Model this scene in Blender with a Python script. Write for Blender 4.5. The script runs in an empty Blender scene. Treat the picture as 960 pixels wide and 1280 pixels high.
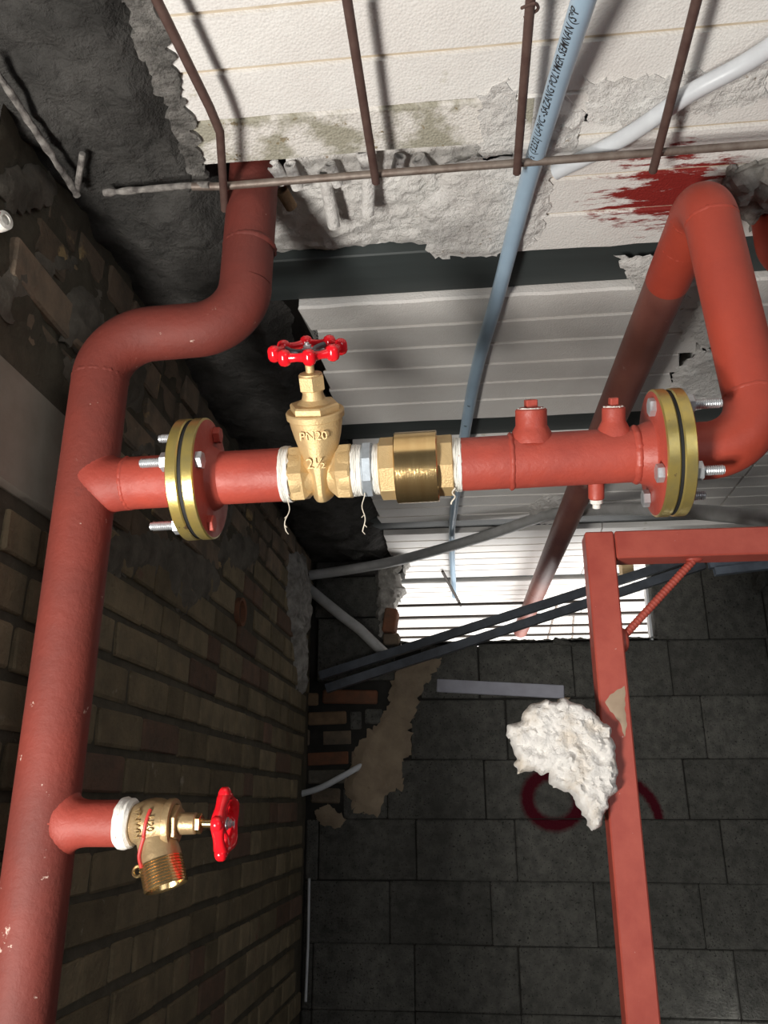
import bpy, bmesh, math, random
from mathutils import Vector, Matrix, noise
from mathutils.geometry import delaunay_2d_cdt
random.seed(7)
C = bpy.context.scene.collection
PI = math.pi
V = Vector

# ------------------------------------------------------------------ camera
FPX = 1036.0; PITCH = math.radians(19.4); YAW = math.radians(6.0); CZ = 1.6
cam_d = bpy.data.cameras.new('camera'); cam = bpy.data.objects.new('camera', cam_d); C.objects.link(cam)
cam_d.sensor_fit = 'VERTICAL'; cam_d.sensor_height = 36.0; cam_d.lens = FPX * 36.0 / 1280.0
cam_d.clip_start = 0.02; cam_d.clip_end = 60
cam.location = (0, 0, CZ); cam.rotation_euler = (PI/2 + PITCH, 0, YAW)
bpy.context.scene.camera = cam
cp, sp, cy, sy = math.cos(PITCH), math.sin(PITCH), math.cos(YAW), math.sin(YAW)

def ray(px, py):
    r = px - 480.0; v = 640.0 - py
    up = v*cp + FPX*sp; fw = FPX*cp - v*sp
    return V((r*cy - fw*sy, r*sy + fw*cy, up))
def at(px, py, X=None, Y=None, h=None):
    """point of the room seen at a pixel on a plane x=X, y=Y or at height h above eye level"""
    d = ray(px, py)
    t = X/d.x if X is not None else (Y/d.y if Y is not None else h/d.z)
    return V((d.x*t, d.y*t, d.z*t + CZ))

# ------------------------------------------------------------------ light
sc = bpy.context.scene
sc.view_settings.view_transform = 'Standard'; sc.view_settings.look = 'None'
sc.view_settings.exposure = 0.0; sc.view_settings.gamma = 1.0
w = bpy.data.worlds.new('world'); sc.world = w; w.use_nodes = True
w.node_tree.nodes['Background'].inputs[0].default_value = (0.80, 0.88, 1.0, 1)
w.node_tree.nodes['Background'].inputs[1].default_value = 0.05

def area(name, loc, target, sx, sy_, power, col, spread=PI):
    l = bpy.data.lights.new(name, 'AREA'); l.shape = 'RECTANGLE'; l.size = sx; l.size_y = sy_
    l.energy = power; l.color = col; l.spread = spread
    o = bpy.data.objects.new(name, l); C.objects.link(o); o.location = loc
    o.rotation_euler = (V(target) - V(loc)).to_track_quat('-Z', 'Y').to_euler()
    return o
# daylight coming in low through the doorway behind and to the left of the camera
area('doorway_daylight', (-0.90, -0.35, CZ-0.62), (0.15, 1.5, CZ+0.10), 0.26, 0.36, 34, (1.0, 0.965, 0.90))
area('ceiling_fill', (-0.80, 0.12, CZ-0.60), (-0.42, 0.36, CZ+1.0), 0.20, 0.22, 25, (1.0, 0.96, 0.90))  # added upward lamp to brighten the near ceiling, no real source there
# added weak fill lamp behind on the right, to brighten the left wall
area('left_wall_fill', (1.7, -1.6, CZ+0.1), (-0.5, 1.8, CZ), 1.6, 1.6, 17, (0.96, 0.98, 1.0))
# sunlit yard beyond the back wall, throwing light up on to the ceiling there
area('yard_daylight', (0.6, 5.4, CZ-0.7), (0.4, 5.2, CZ+1.0), 3.2, 2.4, 185, (1.0, 0.98, 0.95))

# ------------------------------------------------------------------ materials
def M(name, c1, c2=None, scale=6.0, rough=0.6, metal=0.0, bump=0.0, bscale=60.0, spot=None, spot2=None,
      vary=0.0, stretch=(1, 1, 1), extra=None, contrast=(0.35, 0.65), voro=None, spec=0.5, rvar=0.0):
    m = bpy.data.materials.new(name); m.use_nodes = True
    nt = m.node_tree; N = nt.nodes; L = nt.links
    b = N['Principled BSDF']
    geo = N.new('ShaderNodeNewGeometry')
    mp = N.new('ShaderNodeMapping'); mp.inputs['Scale'].default_value = stretch
    L.new(geo.outputs['Position'], mp.inputs['Vector'])
    def nz(sc_, detail=6, rgh=0.6):
        n = N.new('ShaderNodeTexNoise'); n.inputs['Scale'].default_value = sc_
        n.inputs['Detail'].default_value = detail; n.inputs['Roughness'].default_value = rgh
        L.new(mp.outputs[0], n.inputs['Vector']); return n
    def ramp(src, a, bb):
        r = N.new('ShaderNodeMapRange'); r.inputs['From Min'].default_value = a; r.inputs['From Max'].default_value = bb
        L.new(src, r.inputs['Value']); return r.outputs[0]
    def mix(f, a, bb):
        x = N.new('ShaderNodeMix'); x.data_type = 'RGBA'
        if isinstance(f, float): x.inputs['Factor'].default_value = f
        else: L.new(f, x.inputs['Factor'])
        for k, s in (('A', a), ('B', bb)):
            i = [q for q in x.inputs if q.name == k and q.type == 'RGBA'][0]
            if isinstance(s, tuple): i.default_value = (*s, 1)
            else: L.new(s, i)
        return [q for q in x.outputs if q.type == 'RGBA'][0]
    col = c1
    if c2: col = mix(ramp(nz(scale).outputs['Fac'], *contrast), c1, c2)
    if vary:
        oi = N.new('ShaderNodeObjectInfo'); hs = N.new('ShaderNodeHueSaturation')
        hs.inputs['Value'].default_value = 1
        L.new(ramp(oi.outputs['Random'], -0.0, 1.0), hs.inputs['Value'])
        mr = hs.inputs['Value'].links[0].from_node
        mr.inputs['To Min'].default_value = 1-vary; mr.inputs['To Max'].default_value = 1+vary
        if isinstance(col, tuple): hs.inputs['Color'].default_value = (*col, 1)
        else: L.new(col, hs.inputs['Color'])
        col = hs.outputs[0]
    for s in (spot, spot2):
        if s:
            sc_, th, c = s[:3]; wd = s[3] if len(s) > 3 else 0.03
            col = mix(ramp(nz(sc_, 5, 0.65).outputs['Fac'], th, th+wd), col, c)
    if extra: col = extra(nt, geo, mp, col, nz, ramp, mix)
    if isinstance(col, tuple): b.inputs['Base Color'].default_value = (*col, 1)
    else: L.new(col, b.inputs['Base Color'])
    b.inputs['Roughness'].default_value = rough; b.inputs['Metallic'].default_value = metal
    b.inputs['Specular IOR Level'].default_value = spec
    if rvar:
        r = ramp(nz(scale*2).outputs['Fac'], 0.3, 0.7); q = r.node
        q.inputs['To Min'].default_value = max(0.05, rough-rvar); q.inputs['To Max'].default_value = min(1, rough+rvar)
        L.new(r, b.inputs['Roughness'])
    if bump:
        bp = N.new('ShaderNodeBump'); bp.inputs['Strength'].default_value = 1.0; bp.inputs['Distance'].default_value = bump
        h = nz(bscale, 8, 0.65).outputs['Fac']
        if voro:
            vt = N.new('ShaderNodeTexVoronoi'); vt.inputs['Scale'].default_value = voro
            L.new(mp.outputs[0], vt.inputs['Vector'])
            ma = N.new('ShaderNodeMath'); ma.operation = 'MULTIPLY_ADD'; ma.inputs[1].default_value = -0.7
            L.new(vt.outputs['Distance'], ma.inputs[0]); L.new(h, ma.inputs[2]); h = ma.outputs[0]
        L.new(h, bp.inputs['Height']); L.new(bp.outputs[0], b.inputs['Normal'])
    if rough >= .85: b.inputs['Specular IOR Level'].default_value = 0.15
    return m

def red_overspray(nt, geo, mp, col, nz, ramp, mix):
    # brushed primer that strayed on to the foam round the bend of the pipe
    N = nt.nodes; L = nt.links
    sb = N.new('ShaderNodeVectorMath'); sb.operation = 'SUBTRACT'; sb.inputs[1].default_value = (0.405, 1.300, CZ+1.07)
    L.new(geo.outputs['Position'], sb.inputs[0])
    ml = N.new('ShaderNodeVectorMath'); ml.operation = 'MULTIPLY'; ml.inputs[1].default_value = (8.5, 11.0, 3.0)
    L.new(sb.outputs[0], ml.inputs[0])
    ln = N.new('ShaderNodeVectorMath'); ln.operation = 'LENGTH'; L.new(ml.outputs[0], ln.inputs[0])
    st = N.new('ShaderNodeMapping'); st.inputs['Scale'].default_value = (0.45, 2.2, 1)
    L.new(geo.outputs['Position'], st.inputs['Vector'])
    n = N.new('ShaderNodeTexNoise'); n.inputs['Scale'].default_value = 26; n.inputs['Detail'].default_value = 8
    n.inputs['Roughness'].default_value = 0.7; L.new(st.outputs[0], n.inputs['Vector'])
    a = N.new('ShaderNodeMath'); a.operation = 'MULTIPLY_ADD'; a.inputs[1].default_value = 4.4
    L.new(n.outputs['Fac'], a.inputs[0]); L.new(ln.outputs['Value'], a.inputs[2])
    return mix(ramp(a.outputs[0], 3.25, 2.90), col, (0.24, 0.018, 0.014))

def graffiti(nt, geo, mp, col, nz, ramp, mix):
    N = nt.nodes; L = nt.links
    se = N.new('ShaderNodeSeparateXYZ'); L.new(geo.outputs['Position'], se.inputs[0])
    def ring(cx, cz, rx, rz, wd, x0=-99, z0=-99):
        def m(op, a, b=None):
            q = N.new('ShaderNodeMath'); q.operation = op
            for i, s in enumerate((a, b)):
                if s is None: continue
                if isinstance(s, (int, float)): q.inputs[i].default_value = s
                else: L.new(s, q.inputs[i])
            return q.outputs[0]
        dx = m('MULTIPLY', m('SUBTRACT', se.outputs['X'], cx), 1/rx)
        dz = m('MULTIPLY', m('SUBTRACT', se.outputs['Z'], CZ+cz), 1/rz)
        rr = m('SQRT', m('ADD', m('MULTIPLY', dx, dx), m('MULTIPLY', dz, dz)))
        rr = m('ABSOLUTE', m('SUBTRACT', m('ADD', rr, m('MULTIPLY', m('SUBTRACT', nz(70).outputs['Fac'], 0.5), 0.16)), 1.0))
        f = ramp(rr, wd, wd*0.45)
        g = m('MULTIPLY', m('GREATER_THAN', se.outputs['X'], x0), m('GREATER_THAN', se.outputs['Z'], z0))
        return m('MULTIPLY', f, g)
    c = (0.085, 0.006, 0.014)
    col = mix(ring(0.311, 0.018, 0.104, 0.098, 0.36), col, c)
    return mix(ring(0.585, -0.075, 0.135, 0.16, 0.20, 0.60, CZ-0.06), col, c)

mt = {}
mt['primer_mid'] = M('half_dusty_shaded_primer', (0.33, 0.050, 0.033), (0.27, 0.042, 0.028), 10, 0.58, bump=0.0012, bscale=90)  # in-between tone painting the fade from lit branch to dimmer, dusty riser
mt['primer'] = M('red_primer', (0.44, 0.072, 0.047), (0.33, 0.050, 0.034), 11, 0.5, bump=0.0012, bscale=90,
                 spot=(45, 0.735, (0.75, 0.62, 0.55)), spot2=(30, 0.72, (0.16, 0.02, 0.02)), rvar=0.12)
mt['primer_dusty_shaded'] = M('dusty_shaded_red_primer', (0.205, 0.032, 0.020), (0.130, 0.024, 0.017), 4, 0.68, bump=0.0014, bscale=80,
                       spot=(34, 0.675, (0.50, 0.36, 0.30)), spot2=(9, 0.62, (0.13, 0.026, 0.02), 0.1))  # base darkened for dust and for the dim light on the riser
mt['primer_bright'] = M('orange_red_primer', (0.42, 0.058, 0.031), (0.35, 0.048, 0.028), 8, 0.5, bump=0.0009, bscale=60,
                        spot=(50, 0.75, (0.7, 0.55, 0.45)), spot2=(6, 0.64, (0.32, 0.04, 0.026), 0.1))
mt['old_primer'] = M('old_dull_pipe_primer', (0.25, 0.095, 0.070), (0.17, 0.055, 0.045), 9, 0.5, bump=0.001, bscale=60,
                     spot=(18, 0.64, (0.34, 0.20, 0.17), 0.08), stretch=(1, 0.5, 1))
mt['frame_red'] = M('frame_primer', (0.48, 0.095, 0.065), (0.40, 0.068, 0.048), 16, 0.42, bump=0.0008, bscale=50,
                    spot2=(60, 0.72, (0.7, 0.55, 0.5)))
mt['bare_paint'] = M('bare_beige_patch', (0.44, 0.33, 0.23), (0.36, 0.26, 0.18), 20, 0.6)
mt['brass'] = M('cast_brass', (0.68, 0.49, 0.25), (0.61, 0.43, 0.21), 30, 0.46, 0.45, bump=0.0009, bscale=350)
mt['brass_dull'] = M('dull_bronze', (0.50, 0.36, 0.19), (0.40, 0.28, 0.15), 25, 0.38, 0.6, bump=0.0007, bscale=200)
mt['brass_bright'] = M('turned_brass', (0.78, 0.56, 0.27), (0.70, 0.48, 0.22), 6, 0.20, 0.95, bump=0.0002, bscale=40, stretch=(20, 1, 1))
mt['zinc_yellow'] = M('yellow_zinc', (0.66, 0.50, 0.14), (0.50, 0.41, 0.17), 22, 0.30, 0.72, bump=0.0004, bscale=60,
                      spot=(40, 0.66, (0.30, 0.20, 0.10)))
mt['zinc'] = M('galvanised_steel', (0.62, 0.64, 0.66), (0.50, 0.52, 0.54), 60, 0.33, 0.6, bump=0.0004, bscale=200)
mt['zinc_dull'] = M('dull_galvanised', (0.42, 0.47, 0.52), (0.34, 0.38, 0.42), 60, 0.5, 0.5, bump=0.0004, bscale=200)
mt['rubber'] = M('black_rubber', (0.012, 0.012, 0.012), rough=0.7)
mt['tape'] = M('white_sealing_tape', (0.86, 0.84, 0.79), (0.74, 0.72, 0.66), 60, 0.6, bump=0.0012, bscale=120, stretch=(3, 1, 1),
               spot=(55, 0.66, (0.45, 0.12, 0.08)))
mt['hemp'] = M('sealing_thread', (0.72, 0.66, 0.55), rough=0.9)
mt['wheel'] = M('glossy_red_enamel', (0.80, 0.012, 0.022), (0.72, 0.010, 0.018), 20, 0.16, spec=0.6)
mt['wheel_under'] = M('grey_hub_paint', (0.09, 0.095, 0.11), rough=0.35, metal=0.3)
mt['redmark'] = M('red_marker_paint', (0.50, 0.035, 0.03), rough=0.5)
mt['ink'] = M('black_print', (0.025, 0.025, 0.03), rough=0.6)
mt['blue_pvc'] = M('blue_grey_pvc', (0.37, 0.50, 0.62), (0.33, 0.45, 0.57), 12, 0.28, bump=0.0002, bscale=30, spot=(60, 0.74, (0.1, 0.12, 0.15)))
mt['grey_pvc'] = M('grey_conduit', (0.44, 0.44, 0.44), (0.34, 0.34, 0.33), 20, 0.45, bump=0.0008, bscale=60)
mt['white_pvc'] = M('white_grey_conduit', (0.66, 0.69, 0.72), (0.58, 0.60, 0.63), 20, 0.3, bump=0.0003, bscale=60)
mt['dark_tube'] = M('dark_profile', (0.085, 0.10, 0.125), (0.055, 0.062, 0.075), 20, 0.35, bump=0.0004, bscale=60)
mt['blue_tube'] = M('blue_grey_profile', (0.22, 0.27, 0.34), (0.16, 0.19, 0.24), 20, 0.3)
mt['rust'] = M('rusty_rebar', (0.125, 0.075, 0.062), (0.09, 0.048, 0.04), 40, 0.65, 0.2, bump=0.0008, bscale=150)
mt['rebar_grey'] = M('scaled_rebar', (0.24, 0.20, 0.17), (0.15, 0.11, 0.09), 30, 0.5, 0.35, bump=0.0008, bscale=150)
mt['rebar_dark'] = M('dark_rebar', (0.04, 0.028, 0.022), rough=0.7)
mt['coated'] = M('cement_coated_bar', (0.30, 0.28, 0.26), (0.10, 0.09, 0.085), 60, 0.9, bump=0.003, bscale=90)
mt['foam'] = M('white_foam', (0.80, 0.78, 0.75), (0.74, 0.71, 0.68), 7, 0.62, bump=0.0011, bscale=30, voro=230, extra=red_overspray,
               spot=(11, 0.675, (0.50, 0.47, 0.36), 0.08), spot2=(60, 0.755, (0.30, 0.24, 0.16)))
mt['groove'] = M('yellowed_foam', (0.50, 0.41, 0.30), (0.60, 0.53, 0.43), 20, 0.7)
mt['foam_stained'] = M('stained_foam', (0.72, 0.69, 0.65), (0.36, 0.34, 0.27), 9, 0.75, bump=0.002, bscale=50, voro=200,
                       spot=(40, 0.62, (0.27, 0.22, 0.14)), contrast=(0.46, 0.56))
mt['plaster'] = M('rough_white_plaster', (0.86, 0.84, 0.81), (0.70, 0.67, 0.64), 11, 0.8, bump=0.016, bscale=38,
                  spot=(46, 0.65, (0.42, 0.33, 0.24), 0.06))
mt['plaster_chunk'] = M('plaster_lump', (0.90, 0.87, 0.83), (0.72, 0.62, 0.50), 16, 0.85, bump=0.006, bscale=70, contrast=(0.5, 0.75),
                        spot=(90, 0.68, (0.45, 0.42, 0.36)))
mt['steel_green'] = M('green_grey_steel', (0.046, 0.056, 0.056), (0.036, 0.043, 0.043), 8, 0.6, bump=0.0006, bscale=40, stretch=(0.2, 2, 1))
mt['concrete_dark'] = M('dark_rough_concrete', (0.105, 0.100, 0.094), (0.052, 0.050, 0.047), 9, 0.95, bump=0.03, bscale=32,
                        spot=(34, 0.70, (0.22, 0.21, 0.20), 0.1))
mt['concrete_pale'] = M('pale_crumbled_mortar', (0.44, 0.42, 0.39), (0.22, 0.21, 0.19), 24, 0.95, bump=0.010, bscale=50)
mt['crumble'] = M('crumbled_grey_edge', (0.30, 0.285, 0.265), (0.10, 0.095, 0.088), 30, 0.95, bump=0.02, bscale=60)
mt['mortar'] = M('mortar_joint', (0.115, 0.100, 0.074), (0.075, 0.067, 0.050), 12, 0.95, bump=0.006, bscale=70)
mt['mortar_smear'] = M('grey_mortar_smear', (0.19, 0.172, 0.142), (0.10, 0.092, 0.076), 14, 0.95, bump=0.006, bscale=60)
mt['mortar_and_cavity'] = M('back_mortar_and_cavity_shade', (0.040, 0.038, 0.034), (0.025, 0.024, 0.022), 12, 0.95)
mt['brick'] = M('olive_tan_brick', (0.245, 0.195, 0.122), (0.165, 0.135, 0.088), 13, 0.9, bump=0.008, bscale=70, vary=0.28,
                spot=(22, 0.66, (0.30, 0.26, 0.20), 0.08), spot2=(5, 0.64, (0.20, 0.105, 0.08), 0.1))
mt['brick_old'] = M('weathered_brick', (0.27, 0.20, 0.14), (0.14, 0.118, 0.092), 10, 0.95, bump=0.008, bscale=45, vary=0.3,
                    spot=(7, 0.62, (0.40, 0.29, 0.15), 0.05))
mt['brick_red'] = M('red_brown_brick', (0.22, 0.095, 0.055), (0.15, 0.080, 0.052), 20, 0.95, bump=0.004, bscale=70, vary=0.2)
mt['brick_brown'] = M('red_tinged_brick', (0.20, 0.125, 0.088), (0.145, 0.105, 0.078), 20, 0.9, bump=0.008, bscale=70, vary=0.2)
mt['brick_tan'] = M('tan_brick', (0.30, 0.20, 0.12), (0.20, 0.14, 0.09), 20, 0.95, bump=0.004, bscale=70, vary=0.2)
mt['block'] = M('grey_cinder_block', (0.150, 0.147, 0.133), (0.088, 0.088, 0.080), 26, 0.95, bump=0.012, bscale=110, vary=0.16,
                spot=(120, 0.58, (0.035, 0.035, 0.032), 0.06), spot2=(3.5, 0.58, (0.085, 0.083, 0.076), 0.15), extra=graffiti)
mt['block_cap'] = M('block_top_mortar', (0.16, 0.155, 0.145), (0.07, 0.07, 0.065), 30, 0.95, bump=0.008, bscale=60)
mt['tan_mortar'] = M('tan_mortar', (0.34, 0.27, 0.19), (0.25, 0.195, 0.14), 12, 0.95, bump=0.005, bscale=50, spot=(40, 0.70, (0.15, 0.12, 0.09)))
mt['lintel'] = M('pale_lintel', (0.31, 0.29, 0.24), (0.22, 0.205, 0.165), 7, 0.8, bump=0.002, bscale=40, spot=(50, 0.72, (0.08, 0.075, 0.05)))
mt['metal_strip'] = M('lilac_grey_board', (0.42, 0.43, 0.50), (0.34, 0.34, 0.40), 10, 0.6, bump=0.001, bscale=50)
mt['wood'] = M('pale_timber', (0.60, 0.44, 0.24), (0.50, 0.35, 0.18), 30, 0.7, stretch=(1, 1, 6))
mt['wet'] = M('earth_floor', (0.20, 0.17, 0.14), (0.14, 0.12, 0.10), 3, 0.95, bump=0.01, bscale=20)
mt['slab'] = M('topping_concrete', (0.20, 0.195, 0.185), (0.14, 0.135, 0.13), 4, 0.95, bump=0.006, bscale=30)

# ------------------------------------------------------------------ mesh helpers
class G:
    """collects geometry in world space"""
    def __init__(s): s.v = []; s.f = []; s.m = []
    def add(s, vs, fs, mi=0):
        o = len(s.v); s.v += [tuple(q) for q in vs]
        for f in fs: s.f.append(tuple(i+o for i in f)); s.m.append(mi)
        return s
    def box(s, c, size, R=None, mi=0, bev=0.0):
        c = V(c); x, y, z = (q/2 for q in size)
        if bev:
            b = min(bev, x*.9, y*.9, z*.9); vs = []; idx = {}
            for sx in (-1, 1):
                for sy_ in (-1, 1):
                    for sz in (-1, 1):
                        for k, p in enumerate(((x, y-b, z-b), (x-b, y, z-b), (x-b, y-b, z))):
                            idx[(sx, sy_, sz, k)] = len(vs); vs.append(V((p[0]*sx, p[1]*sy_, p[2]*sz)))
            fs = []
            I = lambda a, b_, c_, k: idx[(a, b_, c_, k)]
            for q in (-1, 1):
                for k in range(3):
                    o4 = [(-1, -1), (1, -1), (1, 1), (-1, 1)]
                    def key(a, b_):
                        t = [0, 0, 0]; t[k] = q; t[(k+1) % 3] = a; t[(k+2) % 3] = b_; return tuple(t)
                    f = [I(*key(a, b_), k) for a, b_ in o4]
                    fs.append(f if q > 0 else f[::-1])
            for k in range(3):      # edges parallel to axis k
                k1, k2 = (k+1) % 3, (k+2) % 3
                for a in (-1, 1):
                    for b_ in (-1, 1):
                        def key(t_):
                            t = [0, 0, 0]; t[k] = t_; t[k1] = a; t[k2] = b_; return tuple(t)
                        f = [I(*key(-1), k1), I(*key(1), k1), I(*key(1), k2), I(*key(-1), k2)]
                        fs.append(f if a*b_ < 0 else f[::-1])
            for a in (-1, 1):
                for b_ in (-1, 1):
                    for c_ in (-1, 1):
                        f = [I(a, b_, c_, 0), I(a, b_, c_, 1), I(a, b_, c_, 2)]
                        fs.append(f if a*b_*c_ > 0 else f[::-1])
        else:
            vs = [V((a*x, b*y, d*z)) for a in (-1, 1) for b in (-1, 1) for d in (-1, 1)]
            fs = [(0, 1, 3, 2), (4, 6, 7, 5), (0, 4, 5, 1), (2, 3, 7, 6), (0, 2, 6, 4), (1, 5, 7, 3)]
        if R is not None: vs = [R @ q for q in vs]
        return s.add([q + c for q in vs], fs, mi)
    def lathe(s, o, ax, prof, seg=32, mi=0, phase=0.0, ref=None, closed=False, mis=None):
        o = V(o); ax = V(ax).normalized(); u = V(ref) if ref is not None else (V((0, 0, 1)) if abs(ax.z) < .9 else V((1, 0, 0)))
        u = (u - ax*u.dot(ax)).normalized(); v = ax.cross(u); vs = []; fs = []; n = len(prof)
        for r, t in prof:
            for k in range(seg):
                a = 2*PI*(k+phase)/seg; vs.append(o + ax*t + (u*math.cos(a) + v*math.sin(a))*max(r, 1e-5))
        base = len(s.v); s.v += [tuple(q) for q in vs]
        rng = range(n) if closed else range(n-1)
        for i in rng:
            j = (i+1) % n
            for k in range(seg):
                k2 = (k+1) % seg
                s.f.append((base+i*seg+k, base+i*seg+k2, base+j*seg+k2, base+j*seg+k)); s.m.append(mis[i] if mis else mi)
        if not closed:
            s.f.append(tuple(base+k for k in range(seg))[::-1]); s.m.append(mis[0] if mis else mi)
            s.f.append(tuple(base+(n-1)*seg+k for k in range(seg))); s.m.append(mis[-1] if mis else mi)
        return s
    def tube(s, pts, r, seg=16, mi=0, cap=True, twist=0.0):
        pts = [V(p) for p in pts]; n = len(pts); rr = r if isinstance(r, (list, tuple)) else [r]*n
        T = [((pts[min(i+1, n-1)] - pts[max(i-1, 0)])).normalized() for i in range(n)]
        u = V((0, 0, 1)) if abs(T[0].z) < .9 else V((0, 1, 0)); vs = []
        for i in range(n):
            u = (u - T[i]*u.dot(T[i])).normalized(); v = T[i].cross(u)
            for k in range(seg):
                a = 2*PI*k/seg + twist; vs.append(pts[i] + (u*math.cos(a) + v*math.sin(a))*rr[i])
        fs = [(i*seg+k, i*seg+(k+1) % seg, (i+1)*seg+(k+1) % seg, (i+1)*seg+k) for i in range(n-1) for k in range(seg)]
        if cap: fs += [tuple(range(seg))[::-1], tuple((n-1)*seg+k for k in range(seg))]
        return s.add(vs, fs, mi)
    def grid(s, nu, nv, fn, mi=0):
        vs = [fn(i/nu, j/nv) for i in range(nu+1) for j in range(nv+1)]
        fs = [(i*(nv+1)+j, (i+1)*(nv+1)+j, (i+1)*(nv+1)+j+1, i*(nv+1)+j+1) for i in range(nu) for j in range(nv)]
        return s.add(vs, fs, mi)
    def sphere(s, c, r, seg=16, ring=10, sc3=(1, 1, 1), R=None, mi=0):
        prof = [(math.sin(PI*i/ring)*r, -math.cos(PI*i/ring)*r) for i in range(ring+1)]
        b = len(s.v); s.lathe((0, 0, 0), (0, 0, 1), prof, seg, mi)
        for i in range(b, len(s.v)):
            q = V(s.v[i]); q = V((q.x*sc3[0], q.y*sc3[1], q.z*sc3[2]))
            if R is not None: q = R @ q
            s.v[i] = tuple(q + V(c))
        return s

def wm(o):
    m = Matrix.Identity(4); c = o; ch = []
    while c: ch.append(c); c = c.parent
    for c in reversed(ch): m = m @ Matrix.LocRotScale(c.location, c.rotation_euler, c.scale)
    return m
def build(name, g, mats, parent=None, smooth=35, origin=None, kind=None, label=None, fix=True):
    me = bpy.data.meshes.new(name); 
    if origin is None:
        if parent is not None: origin = wm(parent).translation
        else:
            xs, ys, zs = zip(*g.v); origin = V(((min(xs)+max(xs))/2, (min(ys)+max(ys))/2, min(zs)))
    O = V(origin)
    me.from_pydata([(a-O.x, b-O.y, c-O.z) for a, b, c in g.v], [], g.f)
    mats = mats if isinstance(mats, (list, tuple)) else [mats]
    for m in mats: me.materials.append(mt[m] if isinstance(m, str) else m)
    if len(mats) > 1: me.polygons.foreach_set('material_index', g.m)
    if fix:
        bm = bmesh.new(); bm.from_mesh(me); bmesh.ops.recalc_face_normals(bm, faces=bm.faces); bm.to_mesh(me); bm.free()
    me.validate()
    if smooth:
        me.polygons.foreach_set('use_smooth', [True]*len(me.polygons)); me.set_sharp_from_angle(angle=math.radians(smooth))
    me.update()
    o = bpy.data.objects.new(name, me); C.objects.link(o)
    if parent is not None:
        o.parent = parent; o.location = O - wm(parent).translation
    else: o.location = O
    if kind: o['kind'] = kind
    if label: o['label'] = label
    return o
def thing(name, label, cat, loc, group=None):
    o = bpy.data.objects.new(name, None); C.objects.link(o); o.location = loc; o.empty_display_size = .05
    o['label'] = label; o['category'] = cat
    if group: o['group'] = group
    return o
def tag(o, label, cat, group=None):
    o['label'] = label; o['category'] = cat
    if group: o['group'] = group
    return o

def rounded(pts, rad, n=8):
    pts = [V(p) for p in pts]; out = [pts[0]]
    for i in range(1, len(pts)-1):
        a, b, c = pts[i-1], pts[i], pts[i+1]; R = rad[i-1] if isinstance(rad, (list, tuple)) else rad
        d1 = (a-b).normalized(); d2 = (c-b).normalized(); ang = d1.angle(d2)
        t = R/math.tan(ang/2); t = min(t, (a-b).length*.95, (c-b).length*.95); R = t*math.tan(ang/2)
        p1 = b + d1*t; cen = b + (d1+d2).normalized()*(R/math.sin(ang/2))
        p2 = b + d2*t; e1 = p1-cen; e2 = p2-cen; th = e1.angle(e2)
        for k in range(n+1):
            f = k/n; out.append(cen + (e1*math.sin((1-f)*th) + e2*math.sin(f*th))/math.sin(th))
    out.append(pts[-1]); return out
def spline(pts, n=10):
    pts = [V(p) for p in pts]; P = [2*pts[0]-pts[1]] + pts + [2*pts[-1]-pts[-2]]; out = []
    for i in range(1, len(P)-2):
        a, b, c, d = P[i-1:i+3]
        for k in range(n):
            t = k/n; out.append(.5*((2*b)+(c-a)*t+(2*a-5*b+4*c-d)*t*t+(3*b-3*c+d-a)*t**3))
    out.append(pts[-1]); return out
def dense(pts, step):
    out = [V(pts[0])]
    for a, b in zip(pts, pts[1:]):
        a = V(a); b = V(b); n = max(1, int((b-a).length/step))
        out += [a.lerp(b, k/n) for k in range(1, n+1)]
    return out
def nz3(p, s, o=0.0): return noise.noise(V((p[0]*s+o, p[1]*s+o*1.7, p[2]*s-o)))

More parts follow.
